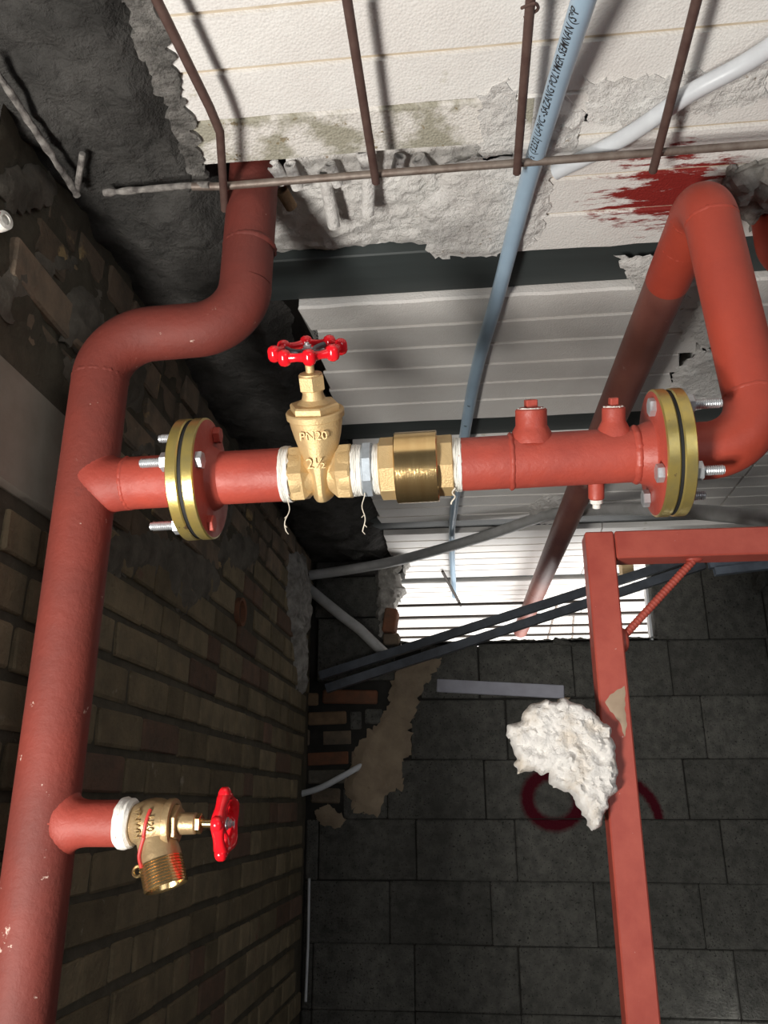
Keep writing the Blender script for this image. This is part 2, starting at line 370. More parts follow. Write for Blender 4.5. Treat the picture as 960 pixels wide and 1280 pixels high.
def patch(poly, O, U, W_, Nn, thick, step, edge=0.02, jag=0.006, back=0.0, rough=0.3, nscale=18, seed=0.0, shape=None):
    """a lump or smear with an irregular outline: poly in (u,v) on the plane O+uU+vW, rising along Nn"""
    ring = []
    n = len(poly)
    for i in range(n):
        a = V(poly[i]); b = V(poly[(i+1) % n]); k = max(1, int((b-a).length/(step*.6)))
        for j in range(k):
            q = a.lerp(b, j/k)
            q = q + V((noise.noise(V((q.x*60, q.y*60, seed))), noise.noise(V((q.x*60, q.y*60, seed+9)))))*jag*1.6 \
                  + V((noise.noise(V((q.x*110, q.y*110, seed))), noise.noise(V((q.x*110, q.y*110, seed+5)))))*jag*.6
            ring.append(q)
    xs = [p[0] for p in poly]; ys = [p[1] for p in poly]; pts = list(ring)
    def segd(p):
        m = 9
        for i in range(len(ring)):
            a = ring[i]; b = ring[(i+1) % len(ring)]; ab = b-a; l = ab.length_squared
            t = 0 if l == 0 else max(0, min(1, (p-a).dot(ab)/l)); m = min(m, (p-a-ab*t).length)
        return m
    def inside(p):
        c = False
        for i in range(len(ring)):
            a = ring[i]; b = ring[i-1]
            if (a.y > p.y) != (b.y > p.y) and p.x < (b.x-a.x)*(p.y-a.y)/(b.y-a.y)+a.x: c = not c
        return c
    rnd = random.Random(int(seed*10)+3); y = min(ys)
    while y < max(ys):
        x = min(xs)
        while x < max(xs):
            p = V((x+rnd.uniform(-.3, .3)*step, y+rnd.uniform(-.3, .3)*step))
            if inside(p) and segd(p) > step*.45: pts.append(p)
            x += step
        y += step
    nr = len(ring)
    vs, ed, fs, *_ = delaunay_2d_cdt(pts, [], [list(range(nr))], 1, 1e-7)
    g = G(); top = []; O = V(O); U = V(U); W_ = V(W_); Nn = V(Nn)
    for p in vs:
        d = segd(p); e = min(1, d/edge); e = math.sqrt(1-(1-e)**2) if thick > 0.02 else e
        q = O + U*p.x + W_*p.y
        h = thick*e*(1-rough+rough*(1+nz3(q, nscale, seed)+.5*nz3(q, nscale*2.6, seed)))
        if shape: h += shape(p)*e
        top.append(q + Nn*h)
    nv = len(top); bot = [O + U*p.x + W_*p.y - Nn*back for p in vs]
    g.add(top, fs)
    ec = {}
    for f in fs:
        for a, b in zip(f, f[1:]+f[:1]): ec[(a, b)] = 1
    bd = [(a, b) for (a, b) in ec if (b, a) not in ec]
    g.v += [tuple(q) for q in bot]
    for f in fs: g.f.append(tuple(i+nv for i in reversed(f))); g.m.append(0)
    for a, b in bd: g.f.append((b, a, a+nv, b+nv)); g.m.append(0)
    return g

def text_mesh(body, size, extr, bold=0.0, strips=0):
    cu = bpy.data.curves.new('lettering', 'FONT'); cu.body = body; cu.size = size; cu.extrude = extr; cu.align_x = 'CENTER'; cu.align_y = 'CENTER'
    cu.resolution_u = 3; cu.offset = bold
    o = bpy.data.objects.new('lettering', cu); C.objects.link(o)
    me = bpy.data.meshes.new_from_object(o.evaluated_get(bpy.context.evaluated_depsgraph_get()))
    vs = [v.co.copy() for v in me.vertices]; fs = [tuple(p.vertices) for p in me.polygons]
    if strips:      # cut into narrow bands so that the letters can follow a curved surface
        bm = bmesh.new(); bm.from_mesh(me); lo = min(q.y for q in vs); hi = max(q.y for q in vs)
        for k in range(1, strips):
            bmesh.ops.bisect_plane(bm, geom=bm.verts[:]+bm.edges[:]+bm.faces[:], plane_co=(0, lo+(hi-lo)*k/strips, 0), plane_no=(0, 1, 0))
        bm.verts.index_update(); vs = [v.co.copy() for v in bm.verts]; fs = [tuple(q.index for q in f.verts) for f in bm.faces]; bm.free()
    bpy.data.objects.remove(o); bpy.data.curves.remove(cu); bpy.data.meshes.remove(me)
    return vs, fs

XW, YB, HC = -0.70, 3.60, 1.066          # left wall face, back wall face, ceiling height above the eye
ZC = CZ + HC

# ================================================================== SETTING
# ---- floor
g = G().box((0.6, 3.2, -0.05), (4.6, 9.6, 0.10)); build('floor', g, 'wet', kind='structure', smooth=0)

# ---- ceiling: topping slab, steel joists, foam panels, concrete edge beam
g = G().box((0.55, 4.2, ZC+0.19), (3.4, 8.6, 0.12)); ceil = build('ceiling', g, 'slab', kind='structure', smooth=0, origin=(0, 0, ZC))
ceil['label'] = 'joist and foam block ceiling'
JO = [(1.45, 1.596), (2.226, 2.372), (3.15, 3.296), (4.03, 4.12), (4.92, 5.02), (5.82, 5.92), (6.7, 6.8)]
for a, b in JO:
    g = G(); y0, y1 = a, b
    g.box((0.55, (a+b)/2, ZC+0.075), (3.3, b-a, 0.11), bev=0.003)
    build('steel_joist', g, 'steel_green', ceil)
def panel(x0, x1, y0, y1, hz, seed=0, mat='foam', dy=0.098, jag=(0, 0), groove0=None):
    """foam block: flat ribs along x with shallow yellowed grooves between them, ragged ends"""
    prof = [(y0, 0.10, 0), (y0, 0.006, 0), (y0+.004, 0, 0)]
    y = (groove0 if groove0 is not None else y0 + dy)
    while y < y1 - 0.03:
        if y > y0 + .02: prof += [(y-.0058, 0, 1), (y-.0038, .0065, 1), (y+.0038, .0065, 1), (y+.0058, 0, 0)]
        y += dy
    prof += [(y1-.004, 0, 0), (y1, 0.006, 0), (y1, .10, 0)]
    nx = max(4, int((x1-x0)/.05)); g = G(); P = len(prof)
    for i in range(nx+1):
        x = x0 + (x1-x0)*i/nx
        for (yy, zz, _m) in prof:
            dx = 0
            if i == 0: dx = jag[0]*(noise.noise(V((yy*22, seed, 0)))+.5*noise.noise(V((yy*70, seed, 0))))
            if i == nx: dx = jag[1]*(noise.noise(V((yy*22, seed+.03, 0)))+.5*noise.noise(V((yy*70, seed+.03, 0))))
            wv = 0.0012*noise.noise(V((x*5, yy*8, seed))) if zz < .05 else 0
            ye = 0.004*noise.noise(V((x*30, seed, yy))) if (abs(yy-y0) < .005 or abs(yy-y1) < .005) else 0
            g.v.append((x+dx, yy+ye, CZ+hz+zz+wv))
    for i in range(nx):
        for j in range(P-1):
            g.f.append((i*P+j, (i+1)*P+j, (i+1)*P+j+1, i*P+j+1)); g.m.append(1 if prof[j][2] == 1 and prof[j+1][2] == 1 else 0)
        g.f.append((i*P, i*P+P-1, (i+1)*P+P-1, (i+1)*P)); g.m.append(0)
    g.f.append(tuple(range(P))); g.m.append(0); g.f.append(tuple(nx*P+j for j in range(P))[::-1]); g.m.append(0)
    return build('foam_panel', g, [mat, 'groove'], ceil, smooth=20)
panel(-0.455, 0.62, 0.20, 1.045, HC, 1.0, groove0=0.26, dy=0.0985, jag=(.03, .004))
panel(0.623, 1.9, 0.20, 1.045, HC, 1.0, groove0=0.26, dy=0.0985, jag=(.004, 0))
panel(-0.455, 0.13, 1.046, 1.142, HC, 1.4, 'foam_stained', dy=.2, jag=(.03, .02))
panel(0.10, 0.62, 1.046, 1.447, HC, 2.0, groove0=1.142, dy=0.098, jag=(.03, .004))
panel(0.623, 1.9, 1.046, 1.447, HC, 2.2, groove0=1.142, dy=0.098, jag=(.004, 0))
panel(-0.36, 0.55, 1.60, 2.222, HC, 3.0, jag=(.02, .07), dy=.1); panel(0.60, 1.9, 1.60, 2.222, HC+.004, 3.03, jag=(.07, 0), dy=.1)
panel(-0.34, 0.955, 2.376, 3.146, HC, 4.0, jag=(.03, .004), dy=.1); panel(0.962, 1.9, 2.376, 3.146, HC, 4.0, jag=(.004, 0), dy=.1)
for k, (a, b) in enumerate(zip(JO[2:], JO[3:]+[(7.6, 7.7)])):
    panel(-0.70 if k else -0.35, 0.55+.1*k, a[1]+.003, b[0]-.003, HC, 5+k, jag=(.01, .004), dy=.1)
    panel(0.555+.1*k, 1.9, a[1]+.003, b[0]-.003, HC, 5+k, jag=(.004, 0), dy=.1)
# rough white plaster fill between the first foam block and the first joist
def fill_x(u, v): xa = -.30-.11*min(1, max(0, (v-.30)*8)); return xa+u*(.16-xa)
g = G()
g.grid(110, 48, lambda u, v: (lambda x, y: V((x, y, ZC+.030+0.013*nz3((x, y, 0), 9, 3)+0.008*nz3((x, y, 0), 34, 5)+.004*nz3((x, y, 0), 90, 2)
      + 0.02*max(0, (abs(v-.5)-.42)*8))))(fill_x(u, v), 1.145+v*0.303))
build('plaster_fill', g, 'plaster', ceil, kind='stuff', fix=False)
# irregular white plaster smears over the foam
for (pts, th, sd) in (
    ([(560, 205), (640, 190), (690, 215), (688, 262), (672, 300), (640, 316), (600, 320), (540, 322), (520, 260)], .008, 1.0),
    ([(600, 120), (635, 95), (655, 130), (650, 190), (600, 200)], .004, 2.0),
    ([(670, 140), (705, 115), (735, 150), (715, 185), (672, 200)], .012, 3.0),
    ([(770, 320), (830, 322), (858, 370), (850, 430), (880, 360), (898, 420), (880, 440), (856, 410), (800, 370)], .008, 4.0),
    ([(845, 462), (880, 432), (902, 440), (905, 500), (850, 520), (832, 498)], .010, 4.4),
    ([(660, 633), (680, 618), (705, 622), (715, 640), (700, 655), (665, 652)], .015, 5.0),
    ([(730, 100), (830, 92), (960, 80), (960, 125), (800, 160), (728, 150)], .004, 6.0)):
    P = [at(x, y, h=HC) for x, y in pts]
    g = patch([(p.x, p.y) for p in P], (0, 0, ZC-.0005), (1, 0, 0), (0, 1, 0), (0, 0, -1), th, .012, edge=.02, jag=.010, back=-.002, rough=.6, nscale=40, seed=sd)
    build('plaster_smear', g, 'plaster', ceil)
# broken foam tubes poking out of the plaster
for (x, y, ln, r, tl) in ((362, 205, .05, .011, .1), (412, 205, .045, .010, .2), (405, 215, .12, .012, 0), (462, 190, .13, .0125, -.15), (452, 188, .05, .012, .2), (523, 198, .05, .013, .5),
                          (352, 238, .04, .012, .3), (340, 205, .04, .013, .4), (500, 195, .03, .011, -.3)):
    p = at(x, y, h=HC+.012); d = V((tl, 1, -.22)).normalized()
    g = G().lathe(p, d, [(r*.72, ln-.02), (r*.72, ln), (r, ln), (r, 0), (r*.72, 0)], 14, closed=True)
    g.lathe(p+d*(ln-.022), d, [(r*.72, 0), (r*.72, .001)], 14)
    build('foam_tube', g, 'plaster' if y != 238 else 'brick_tan', ceil)

# dark rough concrete edge beam along the left wall
def beam(u, v):
    x = XW-.03 + u*0.30; y = 0.05 + v*3.65; k_ = 1
    edge = max(0, u-.80)/.20
    z = ZC - .012 + .020*nz3((x, y, 0), 5, 1) + .012*nz3((x, y, 0), 17, 2) + .006*nz3((x, y, 0), 50, 4) + edge*.05
    xx = x + (.022*nz3((0, y, 0), 8, 6) + .012*nz3((0, y, 0), 30, 6))*u + max(0, (y-1.25))*0.045*u
    return V((xx, y, z))
g = G().grid(44, 300, beam); build('concrete_beam', g, 'concrete_dark', ceil, fix=False)
# crumbled pale strip along its edge
pl = [at(x, y, h=HC) for x, y in ((150, -20), (190, -20), (214, 60), (240, 150), (262, 225), (242, 232), (215, 150), (180, 70))]
g = patch([(p.x, p.y) for p in pl], (0, 0, ZC+.003), (1, 0, 0), (0, 1, 0), (0, 0, -1), .010, .008, edge=.02, jag=.008, back=-.01, rough=.8, nscale=50, seed=8)
build('crumbled_mortar', g, 'crumble', ceil)
# concrete lump at the right edge
pl = [at(x, y, h=HC) for x, y in ((905, 212), (935, 205), (990, 190), (990, 330), (950, 300), (915, 250))]
g = patch([(p.x, p.y) for p in pl], (0, 0, ZC+.001), (1, 0, 0), (0, 1, 0), (0, 0, -1), .03, .010, edge=.03, jag=.012, back=-.01, rough=.6, nscale=40, seed=9)
build('concrete_lump', g, 'concrete_pale', ceil)
# black shadow hole where the riser goes up through the ceiling is the gap itself; fallen dark concrete over the corner
pl = [at(x, y, h=HC-.02) for x, y in ((372, 520), (392, 600), (430, 640), (448, 690), (500, 706), (380, 712), (352, 640), (330, 540))]
g = patch([(p.x, p.y) for p in pl], (0, 0, ZC+.005), (1, 0, 0), (0, 1, 0), (0, 0, -1), .03, .02, edge=.04, jag=.012, back=-.02, rough=.8, nscale=14, seed=11)
build('concrete_spill', g, 'concrete_dark', ceil)

# ---- left wall: mortar body with bricks
def lw(u, v):
    y = 0.95 + u*2.66; h = -1.6 + v*2.72
    rz = max(0, min(1, (h - .50 - max(0, (y-1.7))*.25)/.18))
    x = XW - .0075 + .0025*nz3((0, y, h), 30, 2) + rz*(.001 + .016*nz3((0, y, h), 6, 3) + .010*nz3((0, y, h), 22, 5))
    return V((x, y, CZ+h))
g = G().grid(210, 240, lw)
n0 = len(g.v)
g.box((XW-.10, 2.28, CZ-.24), (.14, 2.66, 2.72))
wl = build('wall_left', g, 'mortar', kind='structure', fix=False, origin=(XW, 2.3, 0))
bricks = []
lint = (1.0, 1.335, .457, .651)
rb = random.Random(21)
def brick_mesh(L_, H_, mat, sd):
    g = G(); r = random.Random(sd); g.box((0, 0, 0), (.05, L_, H_), bev=.0045)
    g.v = [(x+r.uniform(-.001, .001), y+r.uniform(-.0015, .0015), z+r.uniform(-.0015, .0015)) for x, y, z in g.v]
    me = bpy.data.meshes.new('brick'); me.from_pydata(g.v, [], g.f); me.materials.append(mt[mat]); me.update(); return me
BM = {}
for kind, L_ in (('s', .215), ('h', .103)):
    for mat in ('brick', 'brick_old', 'brick_brown'):
        BM[(kind, mat)] = [(brick_mesh(L_, .068, mat, k*7+len(mat))) for k in range(3)]
pitch = .0858; row = 0; h = -0.975
spots = []
while h < 1.04:
    y = 1.02 + rb.uniform(0, .12); seq = row % 2
    while y < 3.58:
        kind = 's' if (rb.random() < .55) else 'h'
        L_ = .215 if kind == 's' else .103
        yc = y + L_/2
        if yc + L_/2 < 3.61 and not (lint[0]-.03 < yc < lint[1]+.03 + (L_/2 - .03) and lint[2]-.035 < h < lint[3]+.035):
            old = h > .50 + max(0, yc-1.7)*.28
            spots.append((h, yc, kind, old))
        y += L_ + .013
    h += pitch; row += 1
def vis(s):  # apparent size: nearest first
    return s[1]
def in_view(s):
    h_, y_ = s[0], s[1]; F = y_*cy + .70*sy; R = XW*cy + y_*sy; d = F*cp + h_*sp
    px = 480 + R/d*FPX; py = 640 - (h_*cp - F*sp)/d*FPX
    return -60 < px < 420 and -60 < py < 1340
spots = [s for s in spots if in_view(s)]
spots.sort(key=vis)
# the sleeve hole with an earthenware pipe end in the brickwork
hole = at(300, 765, X=XW)
spots = [s for s in spots if not (abs(s[1]-hole.y) < .09 and abs(CZ+s[0]-hole.z) < .05)]
rest = G()
for i, (h_, yc, kind, old) in enumerate(spots):
    mat = 'brick_old' if old else ('brick_brown' if rb.random() < .12 else 'brick')
    pos = V((XW-.025 + (rb.uniform(-.007, .006) if old else rb.uniform(-.002, .002)), yc + rb.uniform(-.003, .003), CZ+h_ + (rb.uniform(-.006, .006) if old else rb.uniform(-.002, .002))))
    rot = (rb.uniform(-.03, .03), rb.uniform(-.05, .05), rb.uniform(-.04, .04)) if old else (rb.uniform(-.012, .012), rb.uniform(-.02, .02), rb.uniform(-.012, .012))
    me = BM[(kind, mat)][i % 3]
    if i < 298:
        o = bpy.data.objects.new('brick', me); C.objects.link(o); o.parent = wl; o.location = pos - wl.location; o.rotation_euler = rot
        if old: o.scale = (1, rb.uniform(.92, 1.04), rb.uniform(.95, 1.1))
    else:
        rest.add([v.co + pos for v in me.vertices], [tuple(p.vertices) for p in me.polygons])
if rest.v: build('brickwork', rest, 'brick', wl, kind='stuff', fix=False)
g = G().box((XW-.031, (lint[0]+lint[1])/2, CZ+(lint[2]+lint[3])/2), (.07, lint[1]-lint[0], lint[3]-lint[2]), bev=.008)
build('lintel', g, 'lintel', wl, label='pale smooth concrete lintel')
# mortar smears over the upper brickwork
for (cx, cyy, rx, ry, sd) in ((40, 235, 40, 30, 1), (60, 330, 45, 16, 2), (110, 400, 28, 50, 3), (20, 360, 30, 40, 4), (165, 470, 20, 60, 5), (200, 560, 34, 24, 6),
                              (170, 690, 60, 34, 7), (240, 720, 34, 42, 8), (300, 690, 26, 26, 9), (265, 640, 30, 30, 10), (95, 470, 18, 26, 12)):
    P = []
    for k in range(14):
        a = 2*PI*k/14; q = 1 + .35*noise.noise(V((k*.9, sd*3.1, 0)))
        p = at(cx+rx*math.cos(a)*q, cyy+ry*math.sin(a)*q, X=XW); P.append((p.y, p.z))
    g = patch(P, (XW-.006, 0, 0), (0, 1, 0), (0, 0, 1), (1, 0, 0), .013, .014, edge=.03, jag=.010, back=0.004, rough=.9, nscale=32, seed=20+sd)
    build('mortar_smear', g, 'mortar_smear', wl, smooth=60)
# raw mortar edge standing in the corner
P = [at(x, y, X=XW) for x, y in ((362, 690), (378, 690), (384, 740), (380, 800), (378, 870), (372, 862), (366, 800), (358, 750))]
g = patch([(p.y, p.z) for p in P], (XW-.004, 0, 0), (0, 1, 0), (0, 0, 1), (1, 0, 0), .028, .02, edge=.05, jag=.02, back=.01, rough=.8, nscale=25, seed=35)
build('mortar_edge', g, 'concrete_pale', wl)
g = G().lathe(hole + V((-.06, 0, 0)), (1, 0, 0), [(.034, 0), (.034, .068), (.044, .070), (.044, 0)], 20, closed=True)
g.lathe(hole + V((-.06, 0, 0)), (1, 0, 0), [(.034, .0), (.034, .030)], 20, mi=1)  # dark plug painting the shade inside the open sleeve
build('sleeve', g, ['brick_red', 'mortar_and_cavity'], wl, label='broken terracotta sleeve end')

# ---- back wall of cinder blocks with an opening under the ceiling
op = (at(500, 760, Y=YB).x, at(816, 760, Y=YB).x, .656)       # left, right, sill
g = G()
def bb(x0, x1, h0, h1, y0=YB+.009, y1=YB+.15): g.box(((x0+x1)/2, (y0+y1)/2, CZ+(h0+h1)/2), (x1-x0, y1-y0, h1-h0))
bb(-.86, 2.0, -1.6, op[2]-.012); bb(-.86, op[0]-.03, op[2]-.012, HC+.05); bb(op[1]+.02, 2.0, op[2]-.012, HC+.05)
wb = build('wall_back', g, 'mortar_and_cavity', kind='structure', smooth=0, origin=(0.5, YB, 0))
def block_mesh(L_, H_, sd, mat='block'):
    g = G(); r = random.Random(sd); g.box((0, 0, 0), (L_, .10, H_), bev=.004)
    g.v = [(x+r.uniform(-.002, .002), y+r.uniform(-.0008, .0008), z+r.uniform(-.002, .002)) for x, y, z in g.v]
    me = bpy.data.meshes.new('cinder_block'); me.from_pydata(g.v, [], g.f); me.materials.append(mt[mat]); me.update(); return me
BL = [block_mesh(.3945, .224, k) for k in range(5)]
rows = [(-1.21, .04), (-.975, .14), (-.745, .04), (-.515, .14), (-.288, .04), (-.059, .15), (.170, .036), (.420, .136)]
hs = [(-1.21, -.98, .04), (-.98, -.748, .14), (-.748, -.518, .14+.0), (-.518, -.290, .044), (-.290, -.059, .152), (-.059, .172, .036), (.172, .422, .136), (.422, .656, .03)]
strip = (at(545, 850, Y=YB).x, at(707, 850, Y=YB).x, at(620, 873, Y=YB).z-CZ, at(620, 845, Y=YB).z-CZ)
def put_block(x0, x1, h0, h1, mat='block', dy=0.0):
    if x1-x0 < .03: return
    std = abs((x1-x0)-.40) < .004 and abs((h1-h0)-.231) < .02 and mat == 'block'
    if std: me = random.choice(BL); scl = (1, 1, (h1-h0-.0035)/.224)
    else: me = block_mesh(x1-x0-.006, h1-h0-.0035, int(x0*1000), mat); scl = (1, 1, 1)
    o = bpy.data.objects.new('cinder_block', me); C.objects.link(o); o.parent = wb
    o.location = V(((x0+x1)/2, YB+.05+dy+random.uniform(-.002, .002), CZ+(h0+h1)/2)) - wb.location; o.scale = scl
    o.rotation_euler = (0, random.uniform(-.003, .003), random.uniform(-.004, .004))
for (h0, h1, off) in hs:
    x = off - .4*4
    while x < 1.95:
        x0, x1 = max(x, -.70), min(x+.4, 1.97)
        if x1 > -.70:
            if .15 < h0 < .42 and x1 < -.20: pass                      # rubble zone: bricks instead
            elif h0 == .172 and x0 < strip[1] and x1 > strip[0]:        # blocks cut down under the strip
                if x0 < -.3: x0 = -.20
                put_block(x0, x1, h0, min(h1, strip[2]-.004))
                if x1 > strip[1]: put_block(strip[1]+.01, x1, strip[2], h1)
            elif h0 == .422 and x1 < -.30: pass
            elif h0 == .422 and x0 < -.3: put_block(-.22, x1, h0, h1)
            elif h0 == -.059 and x1 < -.30: put_block(-.55, x1, h0, h0+.12)
            else: put_block(x0, x1, h0, h1)
        x += .4
# upper courses left and right of the opening (blocks on end at the right)
xr = op[1]
for (a, b) in ((xr+.005, xr+.22), (xr+.22, xr+.46), (xr+.46, xr+.70)): put_block(a, b, .656, HC-.03)
put_block(-.69, op[0]-.05, .78, HC-.10, dy=-.01); put_block(-.67, op[0]-.02, .50, .775, dy=-.03)
put_block(-.69, op[0]+.02, HC-.095, HC-.03, 'concrete_dark', dy=-.02)
# crumbled mortar bed along the sill
g = G()
def sill(u, v):
    x = op[0]+(op[1]-op[0]+.05)*u
    a = v*PI; z = CZ+op[2]+.004+math.sin(a)*(.012+.010*nz3((x, 0, 0), 30, 2)+.02*max(0, nz3((x, 0, 0), 6, 7)-.25)); y = YB+.03-math.cos(a)*.05
    return V((x, y, z + .004*nz3((x, y, 0), 80, 1)))
g.grid(150, 8, sill); build('mortar_bed', g, 'block_cap', wb, fix=False)
P = [at(x, y, Y=YB) for x, y in ((690, 806), (694, 797), (702, 799), (712, 803), (735, 805), (735, 808))]
g = patch([(p.x, p.z) for p in P], (0, YB-.01, 0), (1, 0, 0), (0, 0, 1), (0, -1, 0), .02, .01, edge=.02, jag=.004, back=.05, seed=41)
build('mortar_lump', g, 'block', wb)
P = [at(x, y, Y=YB) for x, y in ((940, 716), (950, 708), (958, 720), (955, 738), (948, 742), (940, 735))]
g = patch([(p.x, p.z) for p in P], (0, YB-.004, 0), (1, 0, 0), (0, 0, 1), (0, -1, 0), .05, .01, edge=.02, jag=.004, back=.02, seed=43)
build('mortar_lump', g, 'block', wb)
# jagged end of the wall at the left of the opening
P = [at(x, y, Y=YB) for x, y in ((470, 700), (512, 702), (498, 722), (505, 735), (494, 752), (487, 770), (482, 800), (470, 800))]
g = patch([(p.x, p.z) for p in P], (0, YB-.005, 0), (1, 0, 0), (0, 0, 1), (0, -1, 0), .03, .014, edge=.02, jag=.010, back=.10, seed=42, rough=.5, nscale=30)
build('broken_block', g, 'concrete_pale', wb)
p = at(489, 779, Y=YB); Rb = Matrix.Rotation(.15, 3, 'Y')
build('brick', G().box(p+V((0, -.02, 0)), (.055, .11, .105), Rb, bev=.006), 'brick_red', wb)
p = at(490, 801, Y=YB); build('brick', G().box(p+V((0, -.0, 0)), (.07, .10, .05), bev=.006), 'brick_old', wb)
# rubble zone: courses of small bricks
for (x0, y0, x1, y1, mat) in ((382, 866, 398, 882, 'brick_tan'), (403, 862, 472, 880, 'brick_red'), (384, 889, 433, 906, 'brick_tan'), (437, 889, 452, 912, 'block'),
                              (402, 912, 440, 932, 'brick_old'), (383, 939, 436, 957, 'brick_red'), (383, 912, 387, 932, 'brick_old'), (384, 962, 432, 980, 'mortar_smear'), (388, 985, 425, 1004, 'brick_old'), (456, 886, 478, 905, 'block'), (438, 938, 452, 957, 'brick_old')):
    a = at(x0, y1, Y=YB); b = at(x1, y0, Y=YB)
    build('brick', G().box(((a.x+b.x)/2, YB+.035+random.uniform(-.008, .008), (a.z+b.z)/2), (b.x-a.x, .07, b.z-a.z), Matrix.Rotation(random.uniform(-.04, .04), 3, 'Y'), bev=.006), mat, wb)
P = [at(x, y, Y=YB) for x, y in ((488, 842), (520, 825), (552, 822), (538, 850), (524, 868), (520, 890), (512, 912), (515, 940), (500, 960), (505, 985), (480, 995), (474, 1018), (455, 1020), (440, 1008), (430, 990), (438, 955), (448, 930), (470, 905), (486, 880))]
g = patch([(p.x, p.z) for p in P], (0, YB-.002, 0), (1, 0, 0), (0, 0, 1), (0, -1, 0), .018, .014, edge=.03, jag=.016, back=0.01, rough=.7, nscale=16, seed=44)
build('mortar_smear', g, 'tan_mortar', wb, label='smear of tan mortar')
for (pts, sd) in (((( 392, 1015), (412, 1005), (432, 1025), (425, 1035), (400, 1030)), 1), (((700, 470+400), (712, 872), (706, 884), (695, 880)), 2)):
    P = [at(x, y, Y=YB) for x, y in pts]
    g = patch([(p.x, p.z) for p in P], (0, YB-.002, 0), (1, 0, 0), (0, 0, 1), (0, -1, 0), .008, .012, edge=.02, jag=.008, back=0.005, seed=50+sd)
    build('mortar_smear', g, 'tan_mortar', wb)
# pale board bedded in a slot of the back wall
g = G(); a = at(546, 857, Y=YB); b = at(705, 865, Y=YB); d = (b-a)
R = Matrix.Rotation(-math.atan2(d.z, d.x), 3, 'Y')
g.box((a+b)/2 + V((0, .006, 0)), (d.length, .03, .055), R, bev=.003)
build('board_strip', g, 'metal_strip', wb, label='pale lilac grey board strip let into the blockwork')
# timber block and pale frame strip at the right jamb of the opening
p = at(783, 712, Y=YB+.02); o = build('timber_block', G().box(p, (.05, .08, .07), bev=.003), 'wood', wb)
p = at(813, 768, Y=YB); build('frame_strip', G().box(p+V((0, .04, 0)), (.010, .05, .24), bev=.001), 'white_pvc', wb)

# ================================================================== THINGS
YP = 1.17
def X_at(px, py=590, Y=YP): return at(px, py, Y=Y).x
def H(x): return .4865 + .0177*x
def A(px, py=590): x = X_at(px, py); return V((x, YP, CZ+H(x)))
AX = V((1, 0, .0177)).normalized()

# ---- riser on the left
RX, RY = -.597, 1.17; RR = .0455
riser = thing('riser_pipe', 'thick dusty red riser pipe with an offset bend standing against the brick wall', 'pipe', (RX, RY, 0))
e1 = V((RX, RY, CZ+.745)); e2 = V((-.367, RY+.022, CZ+.765)); top = V((-.364, RY+.024, ZC+.11))
path = rounded([V((RX, RY, 0.0)), e1, e2, top], [.088, .088], 14)
cut = [p for p in path]
lo = [q for q in dense([path[0], path[1]], .05)]
g = G().tube(lo, RR, 40); build('pipe', g, 'primer_dusty_shaded', riser)
g = G().tube(dense(path[1:-1], .02), RR*1.0, 40); build('elbow', g, 'primer_dusty_shaded', riser)
g = G().tube([path[-2], path[-1]], RR*.985, 40); build('pipe', g, 'primer_dusty_shaded', riser)
def weld(name, o, ax, r, par, mat, wdt=.0045, amp=.0022, seg=72, seed=1.0):
    g = G(); o = V(o); ax = V(ax).normalized(); u = (V((0, 0, 1)) if abs(ax.z) < .9 else V((1, 0, 0))); u = (u-ax*u.dot(ax)).normalized(); v = ax.cross(u)
    n = 7
    def fn(a, b):
        t = a*2*PI; k = b*PI; rr = r-.0008 + math.sin(k)*(amp+.0012*noise.noise(V((math.cos(t)*8, math.sin(t)*8, seed)))+.0006*math.sin(t*46))
        return o + ax*((b-.5)*2*wdt + .0015*noise.noise(V((math.cos(t)*4, math.sin(t)*4, seed)))) + (u*math.cos(t)+v*math.sin(t))*rr
    g.grid(seg, n, fn); return build(name, g, mat, par, fix=False)
weld('weld_bead', path[1], (0, 0, 1), RR, riser, 'primer_dusty_shaded', seed=1, amp=.0012)
weld('weld_bead', V((-.364, RY+.024, CZ+.925)), (0, 0, 1), RR*.985, riser, 'primer_dusty_shaded', wdt=.007, amp=.0035, seed=2)
# tee stub to the left flange (pressed neck flares into the riser)
BR = .0425
x0 = RX
xs = X_at(196, 602); xf = X_at(226, 600)
def neck(o, r, length, par, mat, dr=.010, name='branch_neck'):
    """pressed tee neck: the branch leaves the riser with a smooth saddle fillet"""
    o = V(o); Rr = RR+.0002; g = G()
    def fn(s_, t):
        th = s_*2*PI; sn, cs = math.sin(th), math.cos(th)
        ye = min(r+dr*.7, Rr*.99); xe = math.sqrt(max(Rr**2-(ye*sn)**2, 0)); xm = math.sqrt(max(Rr**2-(r*sn)**2, 0))
        p0 = V((xe-.0006, ye*sn, (r+dr)*cs)); p1 = V((xm+.001, r*sn, r*cs)); p2 = V((Rr+.024, r*sn, r*cs)); p3 = V((length, r*sn, r*cs))
        if t <= .9: q = t/.9; p = p0*(1-q)**2 + p1*2*q*(1-q) + p2*q*q
        else: p = p3
        return o + p
    g.grid(48, 10, fn); return build(name, g, mat, par, fix=True)
O1 = V((RX, YP, CZ+H(RX)))
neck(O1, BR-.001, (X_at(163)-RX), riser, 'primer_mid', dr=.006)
g = G().lathe(V((X_at(163), YP, CZ+H(X_at(163)))), AX, [(BR-.001, 0), (BR-.001, X_at(248)-X_at(163)-.004)], 40); build('branch_pipe', g, 'primer', riser)
weld('weld_bead', A(163), AX, BR-.001, riser, 'primer', wdt=.004, amp=.0022, seed=3)

